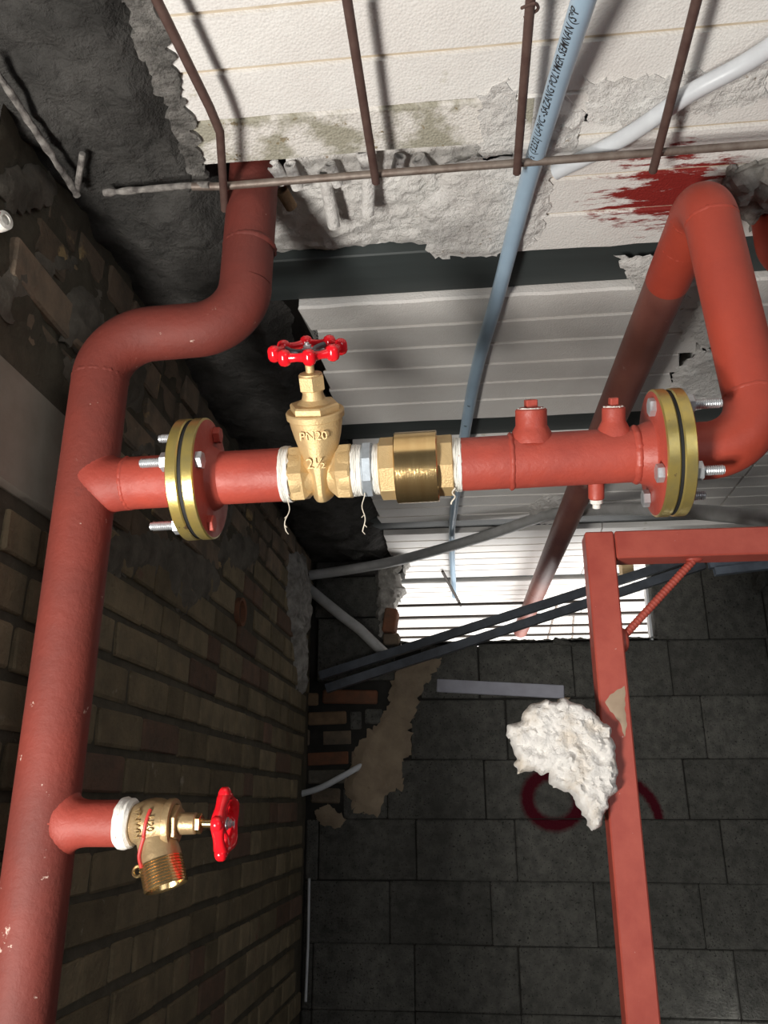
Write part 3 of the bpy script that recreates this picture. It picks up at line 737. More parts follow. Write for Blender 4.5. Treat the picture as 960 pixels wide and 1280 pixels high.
def flange(px, par, sgn, zinc='zinc_yellow', face='primer', th=.0185, R=.095, phases=(0, 90, 180, 270)):
    """disc; sgn = direction of the painted outer face along x"""
    o = A(px); t = th
    prof = [(BR, 0), (R-.002, 0), (R, .002), (R, t-.002), (R-.003, t), (BR+.012, t), (BR+.006, t+.004), (BR, t+.012)]
    g = G(); ax = AX*sgn
    g.lathe(o, ax, prof, 72, closed=True, mis=[2, 0, 0, 0, 1, 1, 1, 1])
    return build('flange', g, [zinc, face, 'rubber'], par)
def hexa(o, ax, r, t0, t1, mi=0, g=None, ph=0.0, ch=.001, ref=None, n=6):
    g = g or G(); g.lathe(o, ax, [(r-ch*1.4, t0), (r, t0+ch), (r, t1-ch), (r-ch*1.4, t1)], n, mi, phase=ph, ref=ref); return g
def bolt(cen_px, sgn, phi, par, painted_head, stud=.05, r=.0072, out_face=.0185, gap=.003, bc=.074):
    """bolt through both discs of a pair; sgn = side where the nut and stud stick out"""
    o = A(cen_px); a = math.radians(phi); p = o + V((0, -math.sin(a), math.cos(a)))*bc; ax = AX*sgn
    d = out_face + gap/2
    g = G(); hexa(p, ax, .0135, -d-.011, -d, g=g, ph=.3); hd = build('bolt', g, 'primer' if painted_head else 'zinc', par, smooth=25)
    g = G(); n = int(stud/.003); prof = []
    for k in range(n): prof += [(r, d+k*.003), (r, d+k*.003+.0006), (r-.0014, d+k*.003+.0015), (r-.0014, d+k*.003+.0021)]
    prof += [(r-.001, d+stud), (r-.003, d+stud+.001)]
    g.lathe(p, ax, [(r, -d)] + prof, 16); build('thread', g, 'zinc', hd, smooth=60)
    g = G(); hexa(p, ax, .0145, d, d+.013, g=g, ph=.6); build('nut', g, 'zinc', hd, smooth=25)
    return hd
# centre plane of the left pair and of the right pair
LC, RC = 249, 836
dl = X_at(LC)
lf = flange(LC-2.2, riser, -1)
# gasket belongs to the middle pipe
mid = thing('flanged_pipe', 'short red pipe with gold rimmed flange left of the brass gate valve', 'pipe', A(262)-V((0, 0, .095)))
flange(LC+2.2, mid, 1)
g = G().lathe(A(LC), AX, [(.0915, -.0026), (.0915, .0026)], 60); build('gasket', g, 'rubber', mid)
for phi in (0, 90, 180, 270): bolt(LC, -1, phi, mid, phi in (0, 180), stud=.05 if phi != 90 else .045)
g = G().lathe(A(262), AX, [(BR-.001, -.008), (BR-.001, X_at(357)-X_at(262))], 48); build('pipe', g, 'primer', mid)
g = G().lathe(A(LC), AX, [(BR+.010, .020), (BR+.006, .030), (BR-.0015, .040)], 48); build('weld_collar', g, 'primer', mid)

# ---- brass gate valve
VC = A(403)
tilt = math.radians(43); lean = -.012
a = V((lean, -math.sin(tilt), math.cos(tilt))).normalized()
side = AX.copy(); a = (a - side*0).normalized()
fr = side.cross(a).normalized(); fr = -fr if fr.y > 0 else fr     # valve's front
valve = thing('gate_valve', 'cast brass gate valve with red handwheel between white taped joints', 'valve', VC-V((0, 0, .05)))
g = G(); VR = V((0, -.93, -.37))
# tapering octagonal body
sec = [(.100, .0405, .0405, 1.0), (.090, .0405, .0405, 1.0), (.078, .0390, .0395, .9), (.060, .0350, .0390, .65), (.030, .0265, .0410, .45), (.005, .0190, .0430, .4), (-.020, .0150, .0425, .4), (-.026, .0170, .0425, .45), (-.034, .0165, .0390, .45), (-.038, .0140, .030, .5)]
u = (side - a*side.dot(a)).normalized(); vv = a.cross(u)
SG = 32; vs = []
for (t, hx, hy, rd) in sec:
    for k in range(SG):
        an = 2*PI*k/SG; c, s_ = math.cos(an), math.sin(an)
        e = .55 + .45*rd; m_ = (abs(c)**(2/e)+abs(s_)**(2/e))**(-e/2)
        oct_ = 1/max(abs(c), abs(s_), (abs(c)+abs(s_))*.76)
        kk = rd + (1-rd)*min(oct_, 1.08)
        vs.append(VC + a*t + (u*c*hx + vv*s_*hy)*kk)
fs = [(i*SG+k, i*SG+(k+1) % SG, (i+1)*SG+(k+1) % SG, (i+1)*SG+k) for i in range(len(sec)-1) for k in range(SG)]
fs += [tuple(range(SG)), tuple((len(sec)-1)*SG+k for k in range(SG))[::-1]]
g.add(vs, fs)
g.lathe(VC, side, [(.034, -.040), (.036, -.02), (.030, -.008), (.030, .008), (.036, .02), (.034, .040)], 40)
build('valve_body', g, 'brass', valve, smooth=28)
for s_ in (-1, 1):
    g = G(); g.lathe(VC, side*s_, [(.030, .012), (.040, .020), (.0460, .026), (.0460, .0445), (.044, .0475), (.036, .048)], 6, phase=0, ref=VR)
    g.lathe(VC, side*s_, [(.036, .02), (.041, .031), (.0415, .046), (.036, .049)], 40)
    build('hex_end', g, 'brass', valve, smooth=28)
g = G().lathe(VC, a, [(.036, .086), (.0435, .090), (.0440, .0985), (.0425, .1005), (.0395, .1005), (.0385, .0980), (.02, .0980)], 56)
build('bonnet_ring', g, 'brass', valve)
g = G(); g.lathe(VC, a, [(.0345, .099), (.0355, .100), (.0355, .1095), (.033, .1115), (.022, .1135), (.018, .117), (.0155, .124), (.0155, .128), (.013, .130)], 6, phase=.15, ref=fr)
b0 = len(g.v)
g = G(); g.lathe(VC, a, [(.036, .0975), (.0385, .0985), (.0385, .1085), (.0360, .1110), (.02, .1130)], 6, phase=.35, ref=fr)
g.lathe(VC, a, [(.029, .110), (.0225, .1135), (.0175, .118), (.0155, .125), (.0155, .132)], 40)
build('bonnet', g, 'brass', valve, smooth=28)
g = G(); hexa(VC, a, .0205, .131, .154, g=g, ph=.2, ch=.0015, ref=fr); g.lathe(VC, a, [(.0165, .1295), (.0165, .156), (.010, .1575)], 32)
build('packing_nut', g, 'brass', valve, smooth=28)
g = G().lathe(VC, a, [(.0066, .150), (.0066, .180), (.0045, .182), (.0045, .1905)], 20); build('stem', g, 'brass', valve)
# handwheel
def handwheel(cen, ax, R, lobes, par, thick=.0058, knob=.0082, kh=.0085, dish=-.004, hubr=.012, hubmat='wheel_under', spoke_n=4, ph=0.0, spokemat='wheel_under'):
    ax = V(ax).normalized(); u = V((1, 0, 0)) if abs(ax.x) < .8 else V((0, 0, 1)); u = (u-ax*u.dot(ax)).normalized(); v = ax.cross(u); cen = V(cen)
    g = G(); n = lobes*10
    def pt(t, r): return cen + (u*math.cos(t)+v*math.sin(t))*r
    vs = []; m_ = 10
    for i in range(n):
        t = 2*PI*i/n; ph_ = math.cos(lobes*(t-ph)); r = R + .0014*ph_
        w1 = thick*(1+.12*ph_)
        for k in range(m_):
            b = 2*PI*k/m_; vs.append(pt(t, r + w1*.75*math.cos(b)) + ax*(w1*math.sin(b)))
    g.add(vs, [(i*m_+k, i*m_+(k+1) % m_, ((i+1) % n)*m_+(k+1) % m_, ((i+1) % n)*m_+k) for i in range(n) for k in range(m_)])
    for i in range(lobes):
        t = ph + 2*PI*i/lobes; c = pt(t, R+.0035)
        g.lathe(c, ax, [(knob*.35, -kh-.0025), (knob*.8, -kh), (knob, -kh*.55), (knob, kh*.55), (knob*.8, kh), (knob*.35, kh+.0025)], 16)
    hw = build('handwheel', g, 'wheel', par, smooth=60)
    g = G().lathe(cen+ax*dish, ax, [(hubr, -.006), (hubr*1.05, 0), (hubr, .004), (hubr*.6, .006)], 24); build('hub', g, hubmat, hw)
    for i in range(spoke_n):
        t = ph + 2*PI*(i+.5)/spoke_n
        p0 = pt(t, hubr*.8)+ax*dish; p1 = pt(t+.25, R*.6)+ax*(dish*.6); p2 = pt(t+.05, R-.002)
        g = G().tube(spline([p0, p1, p2], 5), [.0050, .0046, .0042]*3+[.0042, .0042], 10) if False else G().tube(spline([p0, p1, p2], 5), .0046, 10)
        build('spoke', g, spokemat, hw)
    g = G(); g.lathe(cen+ax*(dish+.006), ax, [(.0085, 0), (.0085, .0012), (.004, .0014)], 20); hexa(cen+ax*(dish+.0072), ax, .0062, 0, .005, g=g, ch=.0008)
    g.lathe(cen+ax*(dish+.011), ax, [(.0035, 0), (.0035, .004), (.002, .005)], 14)
    build('wheel_nut', g, 'zinc', hw, smooth=30)
    return hw
handwheel(VC + a*.190, a, .0450, 8, valve, ph=.2, thick=.0070, knob=.0096, kh=.0095)
# cast lettering on the front
def letters(body, size, cen, right, up, nrm, mat, par, name='lettering', ext=.0009, label=None):
    vs, fs = text_mesh(body, size, ext); g = G().add([V(cen)+V(right)*q.x+V(up)*q.y+V(nrm)*q.z for q in vs], fs)
    return build(name, g, mat, par, smooth=0, fix=False, label=label)
def front_at(t, extra=.0): 
    for (t0, hx0, hy0, r0), (t1, hx1, hy1, r1) in zip(sec, sec[1:]):
        if t1 <= t <= t0:
            f = (t-t0)/(t1-t0); return VC + a*t + fr*(hy0+(hy1-hy0)*f + extra)
rt = u if (u.cross(a)).dot(fr) > 0 else u
letters('PN20', .0185, front_at(.072, .0012), u, a, fr, 'brass', valve)
letters('2½', .0230, front_at(.030, .0022), u, a, fr, 'brass', valve)
g = G(); n = 12
arc = [VC + a*(.0955) + (fr*math.cos(q)+u*math.sin(q))*.0408 for q in [(-.36 + .30*k/n) for k in range(n+1)]]
g.tube([p + a*(.003*math.sin(PI*k/n)) for k, p in enumerate(arc)], .0012, 8); build('paint_mark', g, 'redmark', valve)
# red scribbles on the left hex end
hx = VC - side*.0375
# sealing tape and loose threads
def tape(par, pxa, pxb, r0, r1, seed=0.):
    p0, p1 = A(pxa), A(pxb); L_ = (p1-p0).length; g = G(); n = 14
    def fn(s, t):
        an = 2*PI*s; rr = r0+(r1-r0)*t + .0010*noise.noise(V((math.cos(an)*3, math.sin(an)*3, t*14+seed)))+.0008*math.sin(t*40)
        e = .004*noise.noise(V((math.cos(an)*5, math.sin(an)*5, seed+3))) if t in (0., 1.) else 0
        if t == 0. or t == 1.: rr -= .003
        return p0 + AX*(L_*t+e) + (V((0, -math.sin(an), math.cos(an))))*rr
    g.grid(60, n, fn); g.lathe(p0, AX, [(r0-.004, .001), (r1-.004, L_-.001)], 40)
    return build('sealing_tape', g, 'tape', par, fix=True)
tape(valve, 353, 366, .0425, .0440, 1.0)
def thread(par, px, py, px2, py2, Y, name='loose_thread', r=.0008, fr_=True):
    p0 = at(px, py, Y=Y); p1 = at(px2, py2, Y=Y); pts = []
    for k in range(13):
        t = k/12; q = p0.lerp(p1, t); pts.append(q + V((.0025*math.sin(t*9+px), .002*math.sin(t*7), 0)))
    g = G().tube(pts, r, 6)
    if fr_:
        for k in (7, 10, 12): g.tube([pts[k], pts[k]+V((.004*(-1)**k, -.002, -.005))], r*.7, 5)
    return build(name, g, 'hemp', par)
thread(valve, 362, 618, 357, 664, YP-.012)
# ---- galvanised nipple
nip = thing('hex_nipple', 'small galvanised hexagon nipple between gate valve and union', 'pipe fitting', A(460)-V((0, 0, .04)))
g = G(); hexa(A(455), AX, .0440, 0, A(467).x-A(455).x, g=g, ph=.5, ch=.0015, ref=VR, n=8); g.lathe(A(455), AX, [(.0385, -.001), (.0385, A(467).x-A(455).x+.001)], 40)
build('hex_collar', g, 'zinc_dull', nip, smooth=28)
tape(nip, 441, 455, .0400, .0392, 2.0); tape(nip, 467, 479, .0385, .0395, 3.0)
thread(nip, 454, 616, 455, 664, YP-.010)
# ---- brass union
un = thing('union_coupling', 'polished brass union with wide smooth collar on the horizontal pipe', 'pipe fitting', A(521)-V((0, 0, .055)))
g = G(); hexa(A(476), AX, .0480, 0, A(500).x-A(476).x, g=g, ph=0, ch=.0015, ref=VR, n=8); g.lathe(A(476), AX, [(.0415, -.001), (.0435, .004), (.0435, .02)], 40); build('hex_end', g, 'brass', un, smooth=28)
g = G(); Lc = A(548).x-A(495).x
g.lathe(A(495), AX, [(.044, 0), (.0530, 0), (.0545, .0015), (.0545, Lc-.0015), (.053, Lc), (.043, Lc)], 96); build('collar', g, 'brass_bright', un, smooth=40)
g = G(); hexa(A(546), AX, .0465, 0, A(567).x-A(546).x, g=g, ph=0, ch=.0015, ref=VR, n=8); build('hex_end', g, 'brass', un, smooth=28)
letters('2½', .010, A(519)+V((0, -.0525*math.cos(.42), .0525*math.sin(.42)))+V((0, -.001, .0012)), V((1, 0, 0)), V((0, math.sin(.42), math.cos(.42))), V((0, -math.cos(.42), math.sin(.42))), 'brass', un, ext=.0004)

# ---- red pipe with two plugged bosses and the flange
rp = thing('plugged_pipe', 'red pipe with two plugged sockets on top, right of the union', 'pipe', A(700)-V((0, 0, .05)))
PR = .0410
tape(rp, 566, 578, .0405, .0415, 4.0)
thread(rp, 568, 610, 566, 630, YP-.012, r=.0012, fr_=False)
g = G().lathe(A(574), AX, [(PR-.0005, 0), (PR-.0005, A(640).x-A(574).x)], 48); build('pipe', g, 'primer', rp)
g = G().lathe(A(640), AX, [(PR, 0), (PR, A(800).x-A(640).x)], 48); build('pipe', g, 'primer', rp)
weld('weld_bead', A(640), AX, PR, rp, 'primer', wdt=.0045, amp=.003, seed=5)
weld('weld_bead', A(796), AX, PR, rp, 'primer', wdt=.007, amp=.004, seed=6)
tb = math.radians(30); bd = V((0, -math.sin(tb), math.cos(tb)))
for (px, r, ln, lab) in ((664, .0235, .078, None), (766, .0170, .073, None)):
    o = A(px, 560); g = G()
    prof = [(r+.010, PR*.72), (r+.008, PR*.93), (r+.0035, PR+.006), (r, PR+.012), (r, ln-.002), (r-.002, ln), (r*.78, ln), (r*.78, ln-.006), (.001, ln-.006)]
    g.lathe(o, bd, prof, 36)
    for k in range(len(g.v)):
        q = V(g.v[k]); 
        if (q-o).dot(bd) < PR+.007: g.v[k] = tuple(q + V((.0015*nz3(q, 120, px), .001*nz3(q, 120, 2), .0015*nz3(q, 120, 5))))
    so = build('socket', g, 'primer', rp)
    g = G().lathe(o, bd, [(r*.76, ln-.008), (r*.76, ln+.0005), (r*.70, ln+.002), (r*.3, ln+.002)], 30)
    Rq = Matrix((AX, bd.cross(AX), bd)).transposed(); Rq = Rq @ Matrix.Rotation(.15, 3, 'Z')
    g.box(o+bd*(ln+.007), (r*.72, r*.72, .013), Rq, bev=.0012)
    build('plug', g, 'primer', so, smooth=30)
    weld('sealing_ring', o+bd*ln, bd, r*.84, so, 'tape', wdt=.0016, amp=.0012, seed=7)
# nipple underneath at the back
o = A(745, 575); dn = V((.02, .55, -.83)).normalized()
g = G().lathe(o, dn, [(.012, .03), (.012, PR+.022), (.0105, PR+.024)], 20); sk = build('drain_socket', g, 'primer', rp)
g = G().lathe(o, dn, [(.0095, PR+.022), (.0095, PR+.030), (.006, PR+.032), (.006, PR+.038)], 16); build('drain_tip', g, 'tape', sk)
flange(RC-2.2, rp, -1, face='primer')
g = G().lathe(A(RC), AX*-1, [(PR+.012, .016), (PR+.007, .030), (PR, .046)], 48); build('weld_collar', g, 'primer', rp)
for phi in (45, 135, 225, 315): bolt(RC, 1, phi, rp, False, stud=.052 if phi == 45 else .042, bc=.073)

# ---- return pipe on the right: flange, elbow, vertical, bend, long run under the ceiling
ret = thing('return_pipe', 'orange red pipe rising from right flange, bending back under the ceiling', 'pipe', (.42, YP, CZ+.44))
flange(RC+2.2, ret, 1, face='primer_bright')
g = G().lathe(A(RC), AX, [(.0915, -.0026), (.0915, .0026)], 60); build('gasket', g, 'rubber', ret)
P0 = A(RC)+AX*.012; corner = V((.440, YP, CZ+H(.42))); topc = V((.412, YP, CZ+.955))
back = V((.285, 4.75, CZ+.935)); dirb = (back - topc).normalized()
path = rounded([P0, corner, topc, back], [.082, .058], 16)
# split into elbow, riser, bend, run
i1 = 17
g = G().tube([P0] + path[1:i1+1], .0430, 44); build('elbow', g, 'primer_bright', ret)
g = G().tube([path[i1], path[i1+1]], .0425, 44); build('pipe', g, 'primer_bright', ret)
g = G().tube(path[i1+1:i1+1+17], .0430, 44); build('elbow', g, 'primer_bright', ret)
q = path[i1+17]; m1 = q + dirb*.185
g = G().tube([q, m1], .0425, 44); build('pipe', g, 'primer_bright', ret)
g = G().tube(dense([m1, back], .2), .0415, 44); build('long_pipe', g, 'old_primer', ret, label='dull brownish red pipe run')
weld('weld_bead', path[i1], (0, 0, 1), .0425, ret, 'primer_bright', wdt=.005, amp=.0018, seed=8)
weld('weld_bead', path[i1+1], (0, 0, 1), .0425, ret, 'primer_bright', wdt=.005, amp=.0018, seed=9)
weld('weld_bead', q, dirb, .0425, ret, 'primer_bright', wdt=.004, amp=.0015, seed=10)
weld('weld_bead', q+dirb*.07, dirb, .0425, ret, 'primer_bright', wdt=.003, amp=.0010, seed=11)
for dd in (3.35, 3.2, 2.75): weld('weld_bead', m1+dirb*dd*.87, dirb, .0415, ret, 'old_primer', wdt=.005, amp=.002, seed=dd)
# neighbouring pipe entering at the right edge behind
g = G().tube(rounded([V((.80, 1.28, CZ+.88)), V((.60, 1.36, CZ+.945)), V((.62, 1.40, ZC+.1))], [.07], 10), .045, 36)
tag(build('wall_pipe', g, 'primer_bright', smooth=40), 'dark red pipe stub at the right edge behind the bend', 'pipe')

# ---- landing valve on the lower branch
HL = at(120, 1029, Y=YP).z
lb = thing('landing_valve', 'bronze hose valve with red handwheel on the lower branch of the riser', 'valve', (X_at(195, 1028), YP, HL-.08))
xl = lambda px: at(px, 1028, Y=YP).x
def B(px): return V((xl(px), YP, HL))
neck(V((RX, YP, HL)), .0305, xl(158)-RX, riser, 'primer_mid', dr=.011)
ex = V((1, 0, 0))
g = G().lathe(B(150), ex, [(.0300, 0), (.0335, .002), (.0345, .009), (.0325, .013), (.033, .017), (.029, .021)], 40)
for k in range(len(g.v)):
    q = V(g.v[k]); g.v[k] = tuple(q + V((.0012*nz3(q, 90, 1), .0012*nz3(q, 90, 2), .0012*nz3(q, 90, 3))))
build('sealing_tape', g, 'tape', lb)
bc = B(193)
g = G(); g.lathe(bc, ex, [(.0245, -.034), (.0250, -.026), (.0275, -.022), (.0315, -.012), (.0335, 0), (.0325, .010), (.0295, .018), (.0295, .024)], 48)
ou = V((.30, -.12, -.80)).normalized(); oc = bc + V((.0, 0, -.004))
g.lathe(oc, ou, [(.0265, .0), (.0265, .030), (.0280, .040), (.0280, .048)], 48)
lbody = build('valve_body', g, 'brass_dull', lb, smooth=40)
g = G(); prof = []
for k in range(9): prof += [(.0290, .047+k*.0042), (.0290, .0492+k*.0042), (.0275, .0498+k*.0042), (.0275, .0510+k*.0042)]
prof += [(.0235, .083), (.0225, .081), (.0225, .05)]
prof = [(r, t*.92+.003) for r, t in prof]
g.lathe(oc, ou, prof, 48); build('hose_thread', g, 'brass_bright', lb, smooth=30)
g = G().lathe(bc, ex, [(.0290, .018), (.0325, .020), (.0330, .026), (.0320, .029), (.0255, .0295), (.0250, .026)], 48); build('bonnet_ring', g, 'brass_dull', lb)
g = G(); hexa(bc, ex, .0245, .026, .036, g=g, ph=.2); g.lathe(bc, ex, [(.0150, .034), (.0145, .036), (.0140, .058), (.0125, .060)], 32); build('bonnet', g, 'brass_dull', lb, smooth=28)
g = G(); hexa(bc, ex, .0135, .060, .067, g=g, ph=.1); build('packing_nut', g, 'brass_bright', lb, smooth=28)
g = G().lathe(bc, ex, [(.0058, .065), (.0058, .085)], 20); build('stem', g, 'brass_bright', lb)
cw = V((xl(282), YP, HL))
hw2 = handwheel(cw, ex, .0355, 5, lb, thick=.0085, knob=.0100, kh=.0060, hubr=.0125, hubmat='wheel', spoke_n=5, ph=.3, dish=-.004, spokemat='wheel')
for s_ in hw2.children:
    pass
# red painted stripe, hung round the body and down the outlet
g = G(); st = []
for k in range(15):
    an = .55 - 1.75*k/14; st.append(bc + V((.004-.010*k/14, -math.cos(an)*.0343, math.sin(an)*.0343)))
w0 = oc + ou*.046; tang = V((0, -1, 0)); tang = (tang-ou*tang.dot(ou)).normalized(); sd_ = ou.cross(tang).normalized()
sd_ = -sd_ if sd_.x > 0 else sd_
st = st[:10] + [oc + ou*t + (tang*math.cos(.7)+sd_*math.sin(.7))*.0292 for t in (.034, .05)]
g.tube(spline(st, 4), .0024, 8); build('paint_stripe', g, 'redmark', lb)
# lug with a hole
lp = oc + ou*.048 + sd_*.0335
g = G(); ringp = [lp + ou*(.0062*math.cos(q))*1 + sd_*(.0062*math.sin(q)) for q in [2*PI*k/16 for k in range(17)]]
g.tube(ringp, .0022, 8, cap=False); build('chain_lug', g, 'brass_bright', lb)
for k, (dx, ph_) in enumerate(((-.012, -.15), (.006, .05))):
    c = bc + V((dx, -math.cos(.1)*.0335, .0))
    letters(('VNWN', 'U20')[k], .012, c, V((0.1, 0, -1 if k == 0 else -1)).normalized(), V((1, 0, .1)).normalized(), V((0, -1, 0)), 'brass_bright', lb, ext=.0012)

# ---- red steel frame (post, beam, brace)
fr0 = at(801, 1280, Y=1.75).x; FX, FY = .281, 1.752; FB = at(748, 681, Y=1.722).z
frame = thing('steel_support', 'red primed square tube frame corner in front of the block wall', 'support', (FX, FY, 0))
g = G().box((FX, FY, FB/2+.015), (.060, .060, FB+.030), bev=.003); build('post', g, 'frame_red', frame, smooth=0)
g = G().box((FX+.032+.75, FY, FB), (1.5, .060, .060), bev=.003); build('beam', g, 'frame_red', frame, smooth=0)
b0 = at(868, 699, Y=FY); b1 = at(778, 797, Y=FY); b0.z = min(b0.z, FB-.028)
n = 90; g = G(); pts = [b0.lerp(b1, k/n) for k in range(n+1)]
g.tube(pts, [.0080 + (.0010 if k % 3 == 0 else 0) for k in range(n+1)], 12); br = build('brace', g, 'frame_red', frame, label='ribbed rebar brace')
g = G().sphere(b1+V((.0, -.004, -.006)), .016, sc3=(.8, .8, 1.6)); build('weld_lump', g, 'frame_red', frame)
g = G().sphere(b0+V((.0, 0, .0)), .014, sc3=(1.3, .8, .5)); build('weld_lump', g, 'frame_red', frame)

P = [at(x, y, Y=FY-.03) for x, y in ((764, 868), (772, 862), (782, 858), (781, 880), (784, 905), (780, 922), (774, 900), (762, 890), (757, 878))]
g = patch([(p.x, p.z) for p in P], (0, FY-.0302, 0), (1, 0, 0), (0, 0, 1), (0, -1, 0), .0010, .004, edge=.004, jag=.002, back=.0005, seed=71)
build('bare_patch', g, 'bare_paint', frame, label='bare beige patch where the primer has come off')

# ---- plaster lump clinging to the post
YL = 1.705
raw = [(50, 245), (110, 180), (150, 130), (175, 90), (240, 70), (330, 65), (430, 70), (500, 110), (580, 165), (625, 220), (640, 300), (660, 420), (655, 560), (610, 620), (600, 690), (575, 740), (520, 785), (500, 740), (470, 680), (430, 590), (360, 550), (315, 540), (290, 480), (230, 462), (115, 465), (105, 345), (95, 290), (60, 265)]
P = [at(620+x/4.364, 860+y/4.364, Y=YL) for x, y in raw]
cx_ = sum(p.x for p in P)/len(P); cz_ = sum(p.z for p in P)/len(P)
def lump(p):
    r = math.hypot(p.x-(cx_-.06), p.y-(cz_-.10)); return .0035*abs(math.sin(r*95+3*noise.noise(V((p.x*12, p.y*12, 0))))) + .0045*noise.noise(V((p.x*140, p.y*140, 4))) + .006*noise.noise(V((p.x*30, p.y*30, 4))) + .05*max(0, p.x-(cx_-.02))*0 - .10*abs(p.x-cx_-.01)*.6
g = patch([(p.x, p.z) for p in P], (0, YL, 0), (1, 0, 0), (0, 0, 1), (0, -1, 0), .034, .0045, edge=.016, jag=.0050, back=.022, rough=.22, nscale=70, seed=61, shape=lump)
tag(build('plaster_lump', g, 'plaster_chunk', smooth=50), 'jagged lump of dried white plaster stuck to the red post', 'plaster')

# ---- steel bars under the ceiling
hb = HC - .050
cb = at(470, 217, h=hb); 
def bar(name, pts, r, mat, label, cat='rebar', group=None, seg=8, tw=.4):
    return tag(build(name, G().tube(dense(pts, .05), r, seg, twist=tw), mat, smooth=50), label, cat, group)
pL = at(130, 241, h=hb+.02); pM = at(275, 233, h=hb); pR = at(985, 178, h=hb)
bar('cross_bar', [pM+V((-.05, 0, .004)), pM, at(475, 217, h=hb), pR], .0070, 'rebar_grey', 'long grey brown cross bar running level under the ceiling')
g = G(); pts = dense([pL, at(235, 232, h=hb+.01), at(262, 231, h=hb)], .012)
g.tube(pts, [.006+.004*noise.noise(V((k*.7, 1, 0))) for k in range(len(pts))], 10); tag(build('cross_bar', g, 'coated'), 'cement crusted bar end left of the riser bend', 'rebar')
for (x0, y0, x1, y1, lab) in ((432, -12, 470, 228, 'second rusty rod from the left, ending on the cross bar above the gate valve'), (664, -12, 646, 216, 'third rusty rod from the left, just left of the blue pipe'), (874, -12, 816, 214, 'rusty rod furthest right, crossing the white conduit')):
    bar('steel_rod', [at(x0, y0, h=hb-.012), at(x1, y1, h=hb-.012)], .0072, 'rust', lab, group=None)
bar('steel_rod', [at(190, -12, h=hb-.012), at(262, 134, h=hb-.012), at(275, 165, h=hb-.010), at(281, 262, h=hb-.012)], .0072, 'rust', 'leftmost rusty rod, kinked near its end beside the bent riser')
g = G().tube(dense([at(-12, 78, h=HC-.05), at(97, 244, h=HC-.045)], .012), .006, 10)
for k in range(len(g.v)): q = V(g.v[k]); g.v[k] = tuple(q+V((nz3(q, 60, 1), nz3(q, 60, 2), nz3(q, 60, 3)))*.003)
tag(build('steel_rod', g, 'coated'), 'cement crusted rod crossing the top left corner', 'rebar')
g = G().tube(dense([at(95, 245, h=HC-.045), at(103, 192, h=HC-.028)], .012), .0055, 10)
tag(build('steel_rod', g, 'coated'), 'short cement crusted stub branching at the left wall', 'rebar')
g = G().tube(spline([at(652, 10, h=hb-.010), at(668, 4, h=hb-.024), at(672, 12, h=hb-.012), at(655, 22, h=hb-.010)], 6), .0022, 8); tag(build('tie_wire', g, 'rust'), 'twist of tie wire round the third rod', 'wire')

# ---- blue pipe with printed lettering
bp = [at(738, -30, h=.925), at(728, 5, h=.940), at(692, 120, h=1.0), at(655, 245, h=1.044), at(622, 370, h=1.046), at(590, 490, h=HC-.022), at(567, 640, h=HC-.022), at(565, 690, h=HC-.022), at(568, 745, h=HC-.022)]
sp_ = spline(bp, 14)
blue = thing('blue_pipe', 'pale blue plastic pipe with black printed lettering running along the ceiling', 'pipe', bp[2])
BLR = .0160
rr_ = [BLR if p.y < 3.0 else .0135 for p in sp_]
build('pipe', G().tube(sp_, rr_, 28), 'blue_pvc', blue, smooth=60)
def on_pipe(s, ang, path, r):
    acc = 0
    for a_, b_ in zip(path, path[1:]):
        L_ = (b_-a_).length
        if acc + L_ >= s:
            t = (s-acc)/L_; c = a_.lerp(b_, t); T = (b_-a_).normalized(); break
        acc += L_
    dn_ = (V((0, 0, CZ)) - c); dn_ = (dn_ - T*dn_.dot(T)).normalized(); sd = T.cross(dn_)
    return c + (dn_*math.cos(ang) + sd*math.sin(ang))*r
vs, fs = text_mesh('½ (3232) U-PVC -SAZANG POLYMER SEMNAN (S*P', .0150, .0, .0002, 9)
mx = max(q.x for q in vs); mnx = min(q.x for q in vs)
# runs from the rod crossing up towards the viewer; reads bottom to top
def arcl(p, path):
    acc = 0; best = (9, 0)
    for a_, b_ in zip(path, path[1:]):
        d_ = (a_-p).length
        if d_ < best[0]: best = (d_, acc)
        acc += (b_-a_).length
    return best[1]
s0 = arcl(at(728, 5, h=.940), sp_)-.01; s1 = arcl(at(668, 195, h=1.03), sp_)
g = G(); kx = (s1-s0)/(mx-mnx)
def tpt(q): return on_pipe(s1 - (q.x-mnx)*kx, (q.y)*kx*1.12/BLR + .42, sp_, BLR+.0004)
g.add([tpt(q) for q in vs], fs); 
if len(g.v): build('printed_lettering', g, 'ink', blue, smooth=0, fix=False)
for (x, y) in ((588, 505), (583, 528), (581, 560)):
    s = arcl(at(x, y, h=HC-.028), sp_); v2, f2 = text_mesh('II', .011, .0, .0003, 6)
    build('printed_lettering', G().add([on_pipe(s-q.x*1.4, q.y/BLR+.1, sp_, BLR+.0004) for q in v2], f2), 'ink', blue, smooth=0, fix=False)
# ---- white conduit
g = G().tube(spline([at(990, 40, h=1.015), at(930, 80, h=1.025), at(860, 118, h=1.032), at(780, 172, h=1.042), at(694, 215, h=HC-.008)], 8), .0140, 24)
tag(build('white_conduit', g, 'white_pvc', smooth=60), 'white plastic conduit slanting across the ceiling at upper right', 'pipe')

